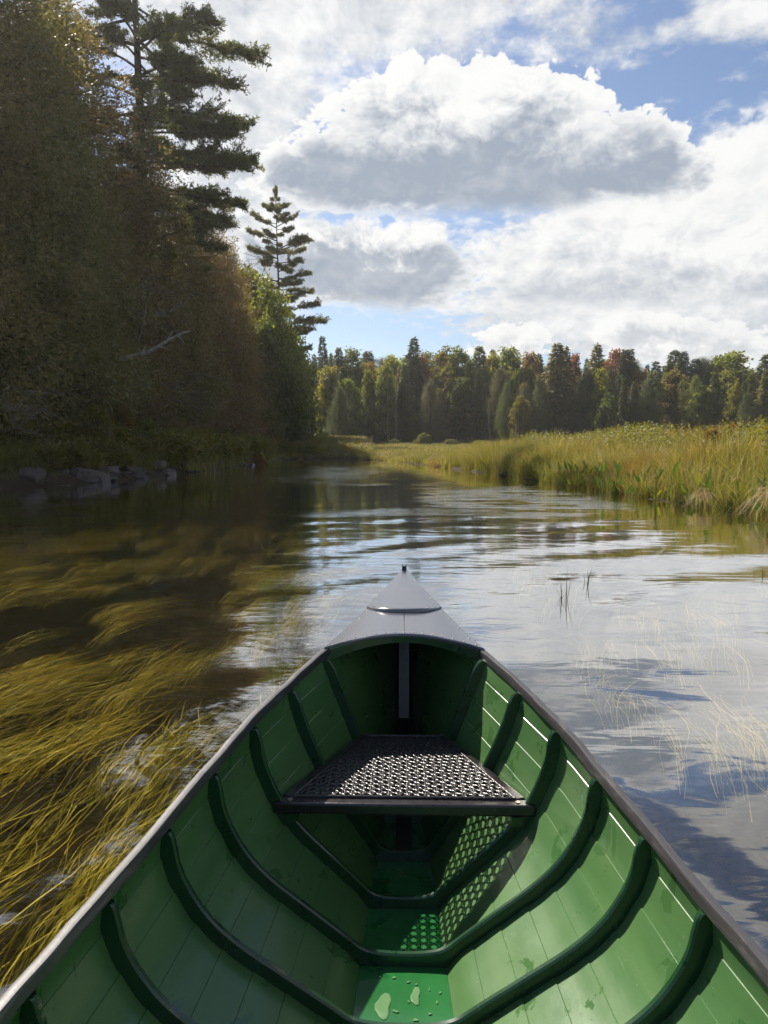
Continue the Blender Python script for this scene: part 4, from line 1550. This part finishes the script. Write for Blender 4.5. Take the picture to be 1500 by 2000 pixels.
    # spires of spruce standing up out of the wood
    for px_, top in ((615, 690), (650, 688), (712, 700), (776, 704), (880, 690), (960, 682), (1048, 690), (1140, 700), (1205, 700), (1252, 712), (1286, 716), (1372, 716), (1420, 722), (1468, 722)):
        Y = r.uniform(98, 102)
        X = world_at(px_, Y)
        z = gz(X, Y)
        plant_tree('spruce_tree', SPRUCES[px_ % 2], (X, Y, z - .15), EYE + (871 - top) / 1450 * Y - z, 14, .8, r.uniform(0, 6.28), jit(DKGREEN, .15, r),
                   near_words(px_, 'slim spruce spire rising'), 'tree', 'spruce spires in the far wood')
    # thickets at the edge of the marsh
    for px_, hw, h, col, lab in ((828, 30, 2.6, (.12, .13, .035), 'pale green bush at the marsh edge under the grey-olive cedar'), (880, 34, 1.8, (.12, .125, .07), 'grey-green bush right of the pale green bush'),
                                 (770, 26, 1.6, DKGREEN, 'low dark bush under the tallest spruce'), (935, 30, 1.5, LIME, 'low yellow-green bush centre of the marsh edge'),
                                 (1120, 36, 2.2, DKGREEN, 'low dark bush under the big hemlock'), (1230, 40, 2.4, DKGREEN, 'low dark bush under the orange maple'), (1330, 40, 2.2, DKGREEN, 'low dark bush under the pale orange maple'),
                                 (1440, 40, 2.2, DKGREEN, 'low dark bush near the right edge of the marsh')):
        Y = 80
        X = world_at(px_, Y)
        plant_tree('bush', SHRUBS[r.randint(0, 1)], (X, Y, gz(X, Y) - .15), h * .62, 6.0, 2.6 * hw / 30 * 1.6 / h, r.uniform(0, 6.28), col, lab, 'bush', 'bushes at the far marsh edge')
    # pale bare stems in the gaps of the far trees
    rr = np.random.default_rng(3)
    for px_, y0, y1, lab in ((757, 730, 862, 'thin pale trunk in the dark gap under the lime tree'), (774, 745, 862, 'grey broken trunk beside the thin pale trunk'), (958, 790, 868, 'leaning bare pole at the marsh edge'), (1008, 800, 850, 'pale slanting stem of the small yellow maple')):
        Y = 82.0
        a = Acc()
        p0 = np.array([world_at(px_, Y), Y, EYE + (871 - y1) / 1450 * Y - .3])
        p1 = np.array([world_at(px_ - (6 if y0 > 760 else 0), Y), Y, EYE + (871 - y0) / 1450 * Y])
        t = np.linspace(0, 1, 8)[:, None]
        P = p0 * (1 - t) + p1 * t + rr.normal(0, .05, (8, 3))
        a.tube(P, np.linspace(.075, .03, 8), 6)
        put(link('bare_trunk', a.mesh('bare_trunk', M_TWIG)), lab, 'trunk')


far_bank()


# ------------------------------------------------------------------ rocks on the left shore
def rock_mesh(seed, flat=.62):
    r = np.random.default_rng(seed)
    nu, nv = 22, 30
    u = np.linspace(0, math.pi, nu)
    v = np.linspace(0, 2 * math.pi, nv, endpoint=False)
    U, V = np.meshgrid(u, v, indexing='ij')
    D = np.stack([np.sin(U) * np.cos(V), np.sin(U) * np.sin(V), np.cos(U)], 2)
    rad = np.ones_like(U)
    for _ in range(16):                                        # planar cuts make facets
        n = unit(r.normal(size=3) * [1, 1, .8])
        dcut = r.uniform(.52, .9)
        dot = D @ n
        rad = np.where(dot > .05, np.minimum(rad, dcut / np.maximum(dot, .05)), rad)
    rad = rad * (1 + .03 * np.sin(5 * U + seed) * np.sin(4 * V))
    P = D * rad[..., None] * [1, .8, flat]
    a = Acc()
    a.grid(P, closed_v=True)
    me = a.mesh('rock', M_ROCK)
    me.set_sharp_from_angle(angle=R(22))
    return me


def build_rocks():
    ms = [rock_mesh(i, .55 + .1 * (i % 4)) for i in range(8)]
    r = random.Random(3)
    # (column, waterline row, half width px, height px, label)
    big = [(478, 910, 34, 24, 'largest dark boulder at the waterline below the orange bush'), (598, 930, 26, 10, 'low reddish rock standing alone in the river'), (55, 940, 62, 36, 'broad pale rock at the left edge of the shore'),
           (150, 938, 34, 30, 'blocky rock second from the left edge'), (215, 935, 20, 14, 'small rounded rock in the shore row'), (118, 945, 40, 22, 'long low rock in front of the blocky rocks'), (266, 931, 34, 20, 'wide flat-topped rock right of the blocky rocks'),
           (312, 938, 12, 6, 'small pale rock in the water before the shore'), (350, 915, 18, 14, 'upright rock above the bleached driftwood'), (410, 908, 20, 14, 'mid-sized rock left of the largest boulder'), (20, 930, 30, 40, 'tall rock cut by the left edge'),
           (85, 925, 30, 26, 'upper rock behind the broad pale rock'), (185, 925, 26, 24, 'upper rock behind the blocky rock'), (440, 909, 12, 9, 'small rock touching the largest boulder'), (372, 921, 16, 8, 'flat rock at the waterline right of the wide rock')]
    for i, (px_, py_, hw, hh, lab) in enumerate(big):
        ys_ = np.linspace(9, 44, 700)
        rd = river_dist(np.stack([(px_ - 790) / 1450 * ys_, ys_], 1))
        Y = float(ys_[np.argmax(rd > 0)]) if px_ < 520 else 27.0
        Y += max(0, 938 - py_) * .06 - (.5 if 'in the water' in lab or 'in front' in lab else -.15)
        X = world_at(px_, Y)
        o = link('rock', ms[i % 8])
        s = hw / 1450 * Y * .6
        o.scale = (s * 1.15, s, max(.10, hh / 1450 * Y) * .85)
        o.rotation_euler = (r.uniform(-.15, .15), r.uniform(-.15, .15), r.uniform(-.5, .5))
        o.location = (X, Y, np.clip(gz(X, Y), -.1, .25) - .01)
        put(o, lab, 'rock', 'rocks along the left shore')
    for i in range(70):
        t = r.random()
        Y = 15.5 + 24 * t
        xs = np.interp(Y, [15.2, 17.6, 20.8, 24.8, 30.7, 39], [-8.5, -7.3, -6.9, -6.85, -7.0, -7.4])
        X = xs + r.uniform(-1.1, .25)
        o = link('rock', ms[r.randint(0, 7)])
        s = r.uniform(.10, .38)
        o.scale = (s * 1.2, s, s * .8)
        o.rotation_euler = (r.uniform(-.3, .3), r.uniform(-.3, .3), r.uniform(0, 6.28))
        o.location = (X, Y, gz(X, Y) + .02)
        put(o, 'small stone in the scatter between the boulders of the left shore', 'stone', 'small stones along the left shore')
    a = Acc()
    P = np.array([(-7.6 + .0 * t, 0, 0) for t in range(2)])
    p0, p1 = np.array([world_at(322, 26.5), 26.5, .42]), np.array([world_at(372, 25.8), 25.8, .22])
    t = np.linspace(0, 1, 9)[:, None]
    a.tube(p0 * (1 - t) + p1 * t + np.array([0, 0, .05]) * np.sin(t * 7), np.linspace(.045, .02, 9), 6)
    put(link('driftwood', a.mesh('driftwood', M_DEADWOOD)), 'pale driftwood stick lying on the left shore rocks', 'driftwood')


build_rocks()


# ------------------------------------------------------------------ blades, sedge, weeds
def blades(r, roots, az, length, lean, width, segs=4, curl=1.0, tint=None, flop=None):
    """many tapering blades in one array: roots (n,3)"""
    n = len(roots)
    t = np.linspace(0, 1, segs + 1)
    d = np.stack([np.sin(az), np.cos(az)], 1)
    hor = lean[:, None] * (t[None] ** (1 + curl)) * length[:, None]
    ver = length[:, None] * (t[None] - .42 * lean[:, None] * t[None] ** 2.4)
    C = roots[:, None] + np.stack([d[:, :1] * hor, d[:, 1:] * hor, ver], 2)
    face = az + math.pi / 2 + r.normal(0, .7, n)
    s = np.stack([np.sin(face), np.cos(face), 0 * face], 1)
    w = width[:, None] * np.array([.8, 1.0, .9, .65, .12])[:segs + 1][None] if segs == 4 else width[:, None] * (1 - t[None] ** 2 * .9)
    Lf, Rt = C - s[:, None] * w[..., None] / 2, C + s[:, None] * w[..., None] / 2
    V = np.stack([Lf, Rt], 2).reshape(n, -1, 3)
    k = np.arange(segs) * 2
    q = np.stack([k, k + 1, k + 3, k + 2], 1)
    F = (q[None] + (np.arange(n) * (segs + 1) * 2)[:, None, None]).reshape(-1, 4)
    tt = np.repeat(r.random(n) if tint is None else tint, (segs + 1) * 2)
    return V.reshape(-1, 3), F, tt


def clump(name, seed, n, h, spread, lean, width, mat, az0=None):
    r = np.random.default_rng(seed)
    roots = np.stack([r.normal(0, spread, n), r.normal(0, spread, n), np.zeros(n) - .05], 1)
    az = r.uniform(0, 2 * math.pi, n) if az0 is None else r.normal(az0, .8, n)
    V, F, T = blades(r, roots, az, h * r.uniform(.6, 1.15, n), np.clip(r.normal(lean, .22, n), .05, 1.0), width * r.uniform(.7, 1.3, n))
    return mesh_np(name, V, F, mat, True, T)


def weed_clump(name, seed, n, h, spread, leaf, mat):
    """leafy goldenrod-like stems"""
    r = np.random.default_rng(seed)
    C, D, N, L, W, T = [], [], [], [], [], []
    for i in range(n):
        base = r.normal(0, spread, 2)
        hh = h * r.uniform(.6, 1.1)
        lean = r.normal(0, .12, 2)
        m = 26
        t = np.linspace(.12, 1, m)
        p = np.stack([base[0] + lean[0] * t * hh, base[1] + lean[1] * t * hh, t * hh], 1)
        a = np.arange(m) * 2.4 + r.random() * 6
        C.append(p)
        D.append(np.stack([np.sin(a), np.cos(a), r.uniform(.1, .9, m)], 1))
        N.append(np.array([0, 0, 1.0]) + r.normal(0, .4, (m, 3)))
        L.append(leaf * (1.15 - t * .5) * r.uniform(.7, 1.2, m))
        W.append(leaf * .34 * r.uniform(.7, 1.2, m))
        T.append(np.full(m, r.random()))
    V, F = leaf_quads(np.vstack(C), np.vstack(D), np.vstack(N), np.concatenate(L), np.concatenate(W))
    return mesh_np(name, V, F, mat, False, np.repeat(np.concatenate(T), 4))


def scatter(name, protos, pts, scl, rot, idx, label, cat):
    """one object: clumps instanced on points by geometry nodes"""
    pc = bpy.data.collections.new(name + '_kinds')
    for i, me in enumerate(protos):
        po = bpy.data.objects.new('%s_kind_%02d' % (name, i), me)
        pc.objects.link(po)
    me = bpy.data.meshes.new(name)
    n = len(pts)
    me.vertices.add(n)
    me.vertices.foreach_set('co', np.asarray(pts, np.float32).ravel())
    for nm, ty, key, arr in (('scl', 'FLOAT_VECTOR', 'vector', scl), ('rot', 'FLOAT_VECTOR', 'vector', rot), ('idx', 'INT', 'value', idx)):
        at = me.attributes.new(nm, ty, 'POINT')
        at.data.foreach_set(key, np.asarray(arr, np.int32 if ty == 'INT' else np.float32).ravel())
    o = link(name, me)
    nt = bpy.data.node_groups.new(name + '_scatter', 'GeometryNodeTree')
    nt.interface.new_socket('Geometry', in_out='INPUT', socket_type='NodeSocketGeometry')
    nt.interface.new_socket('Geometry', in_out='OUTPUT', socket_type='NodeSocketGeometry')
    N, L = nt.nodes, nt.links
    gi, go = N.new('NodeGroupInput'), N.new('NodeGroupOutput')
    ci = N.new('GeometryNodeCollectionInfo')
    ci.inputs['Collection'].default_value = pc
    ci.inputs['Separate Children'].default_value = True
    ci.inputs['Reset Children'].default_value = True
    ip = N.new('GeometryNodeInstanceOnPoints')
    ip.inputs['Pick Instance'].default_value = True

    def attr(nm, ty):
        a = N.new('GeometryNodeInputNamedAttribute')
        a.data_type = ty
        a.inputs['Name'].default_value = nm
        return a.outputs[0]
    L.new(gi.outputs[0], ip.inputs['Points'])
    L.new(ci.outputs[0], ip.inputs['Instance'])
    L.new(attr('idx', 'INT'), ip.inputs['Instance Index'])
    er = N.new('FunctionNodeEulerToRotation')
    L.new(attr('rot', 'FLOAT_VECTOR'), er.inputs[0])
    L.new(er.outputs[0], ip.inputs['Rotation'])
    L.new(attr('scl', 'FLOAT_VECTOR'), ip.inputs['Scale'])
    L.new(ip.outputs[0], go.inputs[0])
    md = o.modifiers.new('scatter', 'NODES')
    md.node_group = nt
    put(o, label, cat, kind='stuff')
    return o


M_WEED = mat_grass('marsh_weeds')
M_RUSTWEED = mat_leaf('rusty_weeds', (.26, .11, .03), .5, .4)
M_GREENWEED = mat_leaf('green_weeds', (.17, .165, .032), .5, .4)
M_SHADEWEED = mat_leaf('bank_weeds', (.150, .150, .034), .6, .45)
M_STRAW = mat_leaf('dead_straw', (.33, .24, .13), .4, .2, .7, 0)


def marsh():
    r = np.random.default_rng(21)
    sedge = [clump('sedge_a', 1, 46, 1.05, .10, .55, .013, M_GRASS), clump('sedge_b', 2, 50, .95, .09, .72, .012, M_GRASS, 2.2), clump('sedge_c', 3, 40, 1.15, .08, .42, .013, M_GRASS)]
    weeds = [weed_clump('goldenrod_a', 4, 9, 1.05, .22, .12, M_GREENWEED), weed_clump('goldenrod_b', 5, 8, .95, .2, .12, M_RUSTWEED)]
    coarse = [clump('sedge_far_a', 6, 46, .85, .34, .42, .024, M_GRASS), clump('sedge_far_b', 7, 46, .75, .36, .55, .022, M_GRASS)]
    # near stand
    P = np.stack([r.uniform(.6, 24, 30000), r.uniform(6, 30, 30000)], 1)
    s = river_dist(P)
    ok = (s > .02) & (s < 16) & (P[:, 0] > 0)
    vis = P[:, 0] < .60 * P[:, 1] + 3
    P, s = P[ok & vis], s[ok & vis]
    keep = r.random(len(P)) < np.clip(1.3 - s / 9, .3, 1)
    P, s = P[keep], s[keep]
    hgt = np.clip(.55 + s * .18, .52, .78) * (1 + .5 * (vnoise(P[:, 0], P[:, 1], 1.3, 8) - .5)) * (1 + .04 * np.clip(s - 2, 0, 8))
    z = ground_z(P[:, 0], P[:, 1]) - .03
    idx = r.integers(0, 3, len(P))
    nz = vnoise(P[:, 0], P[:, 1], 2.6, 9)
    w = (s > 2.0) & (r.random(len(P)) < .35)
    idx = np.where(w, 3, idx)
    idx = np.where(w & (nz > .62), 4, idx)
    k = hgt * r.uniform(.85, 1.15, len(P))
    scatter('marsh_grass', sedge + weeds, np.stack([P[:, 0], P[:, 1], z], 1), np.stack([k * 1.0, k * 1.0, k], 1),
            np.stack([r.normal(0, .07, len(P)), r.normal(0, .07, len(P)), r.uniform(-1, 1, len(P)) * np.where(idx == 1, .8, 3.14)], 1), idx,
            'tall green and straw sedge crowding the right bank marsh', 'marsh grass')
    # far stand, coarser
    P = np.stack([r.uniform(-30, 62, 52000), r.uniform(24, 97, 52000)], 1)
    s = river_dist(P)
    ok = (s > .05) & (P[:, 0] < .62 * P[:, 1] + 2) & (P[:, 0] > -7.5 - .02 * P[:, 1]) & ~((P[:, 1] < 30) & (s < 14) & (P[:, 0] > 0))
    P, s = P[ok], s[ok]
    k = np.clip(.5 + s * .12, .5, .88) * (1 + .3 * (vnoise(P[:, 0], P[:, 1], 5, 18) - .5)) * r.uniform(.8, 1.2, len(P)) * np.where(P[:, 0] > 8, 1.12, 1.0)
    k = k * np.where((P[:, 1] > 40) & (P[:, 0] < 8), .78, 1)
    z = ground_z(P[:, 0], P[:, 1]) - .03
    scatter('far_marsh_grass', coarse, np.stack([P[:, 0], P[:, 1], z], 1), np.stack([k * 1.15, k * 1.15, k], 1),
            np.stack([r.normal(0, .06, len(P)), r.normal(0, .06, len(P)), r.uniform(0, 6.28, len(P))], 1), r.integers(0, 2, len(P)),
            'yellow-green marsh grass stretching back to the far trees', 'marsh grass')
    # left shore weeds and grass
    lw = [clump('shore_grass', 8, 60, .55, .16, .55, .010, M_SHADEWEED), weed_clump('shore_weed', 9, 10, .75, .2, .13, M_SHADEWEED), weed_clump('fern', 10, 12, .6, .22, .16, M_GREENWEED)]
    P = np.stack([r.uniform(-14, -6, 9000), r.uniform(13, 62, 9000)], 1)
    s = river_dist(P)
    ok = (s > .5) & (s < 4.5) & (P[:, 0] < -6)
    P = P[ok]
    nz = vnoise(P[:, 0], P[:, 1], 2.4, 31)
    idx = np.where(nz > .62, 2, np.where(nz > .42, 1, 0))
    z = ground_z(P[:, 0], P[:, 1]) - .03
    k = r.uniform(.7, 1.3, len(P)) * np.where(nz > .6, 1.2, .9)
    scatter('shore_weeds', lw, np.stack([P[:, 0], P[:, 1], z], 1), np.stack([k, k, k], 1), np.stack([0 * k, 0 * k, r.uniform(0, 6.28, len(P))], 1), idx,
            'shaded ferns, weeds and grass above the left shore rocks', 'weeds')


marsh()


def shore_plants():
    r = np.random.default_rng(33)

    def leaf_mesh(seed):
        """one spear leaf standing on its stalk's end, base at the origin"""
        q = np.random.default_rng(seed)
        b = Acc()
        prof = [(0, .35), (.12, .95), (.35, 1.0), (.65, .7), (.88, .3), (1, .02)]
        bend = q.normal(0, .15)
        rows = [[(-.13 * w, bend * x * x, x), (0, bend * x * x + .03, x), (.13 * w, bend * x * x, x)] for x, w in prof]
        b.grid(np.array(rows), t=q.random())
        return b.mesh('leaf', M_BROAD)
    lm = [leaf_mesh(i) for i in range(4)]

    def stalk_mesh(ends):
        a = Acc()
        for p, e in ends:
            t = np.linspace(0, 1, 4)[:, None]
            a.tube(p * (1 - t) + e * t, np.linspace(.007, .004, 4), 3)
        return a.mesh('stalks', M_BROAD)
    kinds = []
    for i in range(5):
        q = np.random.default_rng(70 + i)
        ends = [(np.array([*q.normal(0, .06, 2), -.1]), np.array([*q.normal(0, .17, 2), q.uniform(.06, .40)])) for _ in range(5)]
        kinds.append((stalk_mesh(ends), ends))
    edge = np.array([(4.6, 8.2), (4.2, 11.2), (3.85, 13.5), (3.4, 17), (2.75, 23.4)])
    for i in range(80):
        t = r.random() ** 1.1
        Y = 8.3 + 13 * t
        X = np.interp(Y, edge[:, 1], edge[:, 0]) + r.uniform(-.12, .4)
        me, ends = kinds[i % 5]
        root = empty('pickerelweed', (X, Y, -.02))
        root.rotation_euler = (0, 0, r.uniform(0, 6.28))
        s = r.uniform(.75, 1.15)
        root.scale = (s, s, s)
        put(root, 'spear-leaved water plant standing at the foot of the right bank sedge', 'water plant', 'water plants along the right bank')
        c = (.075, .15, .022) if r.random() < .8 else ((.22, .22, .03) if r.random() < .7 else (.24, .13, .03))
        o = link('stalks', me, root)
        put(o, kind='stuff')
        o.color = (*c, 1)
        for _, e in ends:
            o = link('leaf', lm[r.integers(0, 4)], root)
            o.location = e
            L = r.uniform(.15, .23)
            o.scale = (L, L, L)
            o.rotation_euler = (r.normal(0, .35), r.normal(0, .35), r.uniform(0, 6.28))
            o.color = (*c, 1)
    # drooping straw tussocks at the water's edge
    for i, (X, Y, s, lab) in enumerate(((4.42, 9.0, .62, 'straw-coloured tussock drooping into the water at the right edge'), (4.15, 10.4, .42, 'small dead tussock left of the drooping straw tussock'), (4.75, 8.5, .5, 'brown dead tussock cut by the right edge'))):
        q = np.random.default_rng(60 + i)
        n = 110
        roots = np.stack([q.normal(0, .08, n), q.normal(0, .08, n), q.uniform(.2, .5, n)], 1)
        V, F, T = blades(q, roots, q.normal(-2.4, .9, n), q.uniform(.5, .95, n), q.uniform(.8, 1.15, n), np.full(n, .009), curl=.3)
        V[:, 2] -= np.clip(np.hypot(V[:, 0], V[:, 1]) - .05, 0, 1) ** 1.3 * 1.05
        V[:, 2] = np.maximum(V[:, 2], -.02)
        o = link('tussock', mesh_np('tussock', V, F, M_STRAW, True, T))
        o.location = (X, Y, .02)
        o.scale = (s, s, s)
        put(o, lab, 'grass tussock')
    # rush sprigs standing in the open water on the right
    for px_, py_, n, h, lab in ((1100, 1168, 9, .17, 'dark rush sprig standing in the smooth water right of the bow'), (1145, 1140, 3, .13, 'three thin rush stems right of the dark sprig'), (1476, 1125, 2, .16, 'thin upright stem near the right edge of the water')):
        v = py_ - 1000
        p_ = math.atan(130 / 1450)
        Y = EYE * (1450 * math.cos(p_) - v * math.sin(p_)) / (1450 * math.sin(p_) + v * math.cos(p_))
        X = (px_ - 790) * EYE / (1450 * math.sin(p_) + v * math.cos(p_))
        q = np.random.default_rng(px_)
        roots = np.stack([q.normal(0, .02, n), q.normal(0, .02, n), np.zeros(n) - .1], 1)
        V, F, T = blades(q, roots, q.uniform(0, 6.28, n), (h + .1) * q.uniform(.6, 1.1, n), q.uniform(.05, .5, n), np.full(n, .006))
        put(link('rush_sprig', mesh_np('rush_sprig', V, F, mat_leaf('rush', (.05, .065, .02), .4, .2), True, T), None, (X, Y, 0)), lab, 'rush')
    # seed heads and bushes poking above the marsh
    def at(px_, py_, Y):
        return (world_at(px_, Y), Y)
    for px_, Y, h, w, c, lab in ((1366, 24, 1.55, .55, (.05, .10, .035), 'small blue-green bush showing above the marsh grass'), (1420, 20, 1.55, .6, (.16, .10, .04), 'brownish shrub above the marsh at right'),
                                 (1380, 15, 1.28, .7, RUST, 'rusty orange fern patch in the marsh near the right edge'), (1250, 26, 1.4, .6, (.22, .12, .03), 'orange shrub on the marsh skyline'), (1310, 30, 1.5, .6, (.12, .08, .045), 'brown seeding shrub on the marsh skyline'),
                                 (1470, 22, 1.6, .6, (.12, .12, .03), 'olive shrub on the marsh skyline at right edge')):
        X, Y = at(px_, 0, Y)
        plant_tree('marsh_shrub', SHRUBS[0], (X, Y, gz(X, Y)), h - gz(X, Y) - .05, 6.0, w, px_, c, lab, 'shrub', 'shrubs on the marsh')
    for px_, Y, h, w, c, lab in ((500, 35, .8, 1.3, (.19, .105, .03), 'orange bush beside the largest shore boulder'), (290, 24, 1.3, 1.0, (.13, .16, .03), 'bright green lit fern above the shore rocks'),
                                 (190, 20, 1.5, 1.1, (.14, .12, .025), 'yellowish weed clump above the blocky rocks'), (240, 25, 1.6, 1.0, (.17, .11, .025), 'golden weed clump below the cedars')):
        X = world_at(px_, Y)
        plant_tree('shore_bush', SHRUBS[1], (X, Y, gz(X, Y) - .05), h, 6.0, w, px_, c, lab, 'bush')


shore_plants()


# ------------------------------------------------------------------ eelgrass streaming under the surface
def eelgrass():
    def stand(name, seed, n_tuft, sampler, per, label, zlo, zhi, width):
        r = np.random.default_rng(seed)
        Vs, Fs, Ts, off = [], [], [], 0
        pos = sampler(r, n_tuft)
        n_t = len(pos)
        n = n_t * per
        tid = np.repeat(np.arange(n_t), per)
        base_az = .36 + .8 * (vnoise(pos[:, 0] + 40, pos[:, 1], 1.6, 41) - .5)
        L = r.uniform(.22, .55, n_t)[tid] * r.uniform(.6, 1.15, n)
        az = base_az[tid] + r.normal(0, .10, n)
        root = np.stack([pos[tid, 0] + r.normal(0, .028, n), pos[tid, 1] + r.normal(0, .06, n)], 1)
        segs = 7
        t = np.linspace(0, 1, segs + 1)
        ph, amp, fq = r.uniform(0, 6.28, n), r.normal(0, .09, n), r.uniform(.7, 1.6, n)
        tph = r.uniform(0, 6.28, n_t)[tid]
        ang = az[:, None] + .40 * np.sin(tph[:, None] + 4.0 * t[None]) * t[None] + amp[:, None] * 2 * np.sin(ph[:, None] + fq[:, None] * 6 * t[None]) + (r.normal(0, .9, n) * (r.random(n) < .25))[:, None] * t[None] ** 3
        st = (L / segs)[:, None]
        X = root[:, :1] + np.cumsum(np.sin(ang) * st, 1)
        Y = root[:, 1:] + np.cumsum(np.cos(ang) * st, 1)
        zt = r.uniform(zlo, zhi, n_t)[tid] + r.normal(0, .012, n)
        Z = np.minimum(zt, -.012)[:, None] - .06 * (1 - np.minimum(1, t[None] / .3)) ** 1.5 + .010 * np.sin(ph[:, None] + 5 * t[None])
        C = np.stack([X, Y, Z], 2)
        s = np.stack([np.cos(ang), -np.sin(ang), r.normal(0, .5, n)[:, None] + 0 * ang], 2)
        s = unit(s)
        w = (width * r.uniform(.6, 1.3, n))[:, None] * np.clip(1.15 - t[None] ** 3, .15, 1)
        V = np.stack([C - s * w[..., None] / 2, C + s * w[..., None] / 2], 2).reshape(n, -1, 3)
        k = np.arange(segs) * 2
        q = np.stack([k, k + 1, k + 3, k + 2], 1)
        F = (q[None] + (np.arange(n) * (segs + 1) * 2)[:, None, None]).reshape(-1, 4)
        T = np.repeat(np.clip(r.normal(.5, .14, n_t)[tid] + r.normal(0, .12, n), 0, 1), (segs + 1) * 2)
        o = link(name, mesh_np(name, V.reshape(-1, 3), F, M_EEL, True, T))
        put(o, label, 'eelgrass', kind='stuff')

    def left(r, n):
        P = np.stack([-.40 - 5.6 * r.random(n * 6) ** .9, 9.2 * r.random(n * 6) ** 1.15 - .4], 1)
        dens = .8 * vnoise(P[:, 0] * 2.0, P[:, 1] * .8, .42, 52) + .2 * vnoise(P[:, 0], P[:, 1], 1.3, 45)
        ok = (river_dist(P) < -.8) & (dens + r.random(len(P)) * .20 > .66) & (P[:, 0] < -.1 - .05 * P[:, 1]) 
        ok &= ~((-P[:, 0] < np.clip(1.0 - .22 * P[:, 1], .45, .9)) & (P[:, 1] < 3.2))
        return P[ok][:n]

    def right(r, n):
        P = np.stack([.55 + 3.4 * r.random(n * 4), r.uniform(.2, 6.0, n * 4)], 1)
        dens = vnoise(P[:, 0] * 1.6, P[:, 1] * .8, .8, 46)
        ok = (river_dist(P) < -.5) & (dens > .52)
        return P[ok][:n]
    stand('eelgrass', 5, 1300, left, 24, 'golden eelgrass streaming under the dark water on the left', -.15, -.045, .0031)
    stand('sparse_eelgrass', 6, 170, right, 11, 'sparse pale eelgrass strands in the bright water on the right', -.10, -.03, .0025)


eelgrass()


# ------------------------------------------------------------------ thin haze added over the river: lifts far darks, stands in for flare glow
def haze():
    a = Acc()
    a.box((0, 18, 13.4), (860, 860, 33.2))
    m, g = material('glare_haze')
    v = g.node('ShaderNodeVolumePrincipled', {'Color': (0.97, 0.96, 0.94), 'Density': 0.00045, 'Anisotropy': 0.5})
    out = g.node('ShaderNodeOutputMaterial')
    g.l.new(v.outputs[0], out.inputs['Volume'])
    put(link('haze', a.mesh('haze', m, False)), 'thin haze added over the river, standing in for lens flare glow', 'haze', kind='stuff')


haze()
scene.cycles.volume_bounces = 0
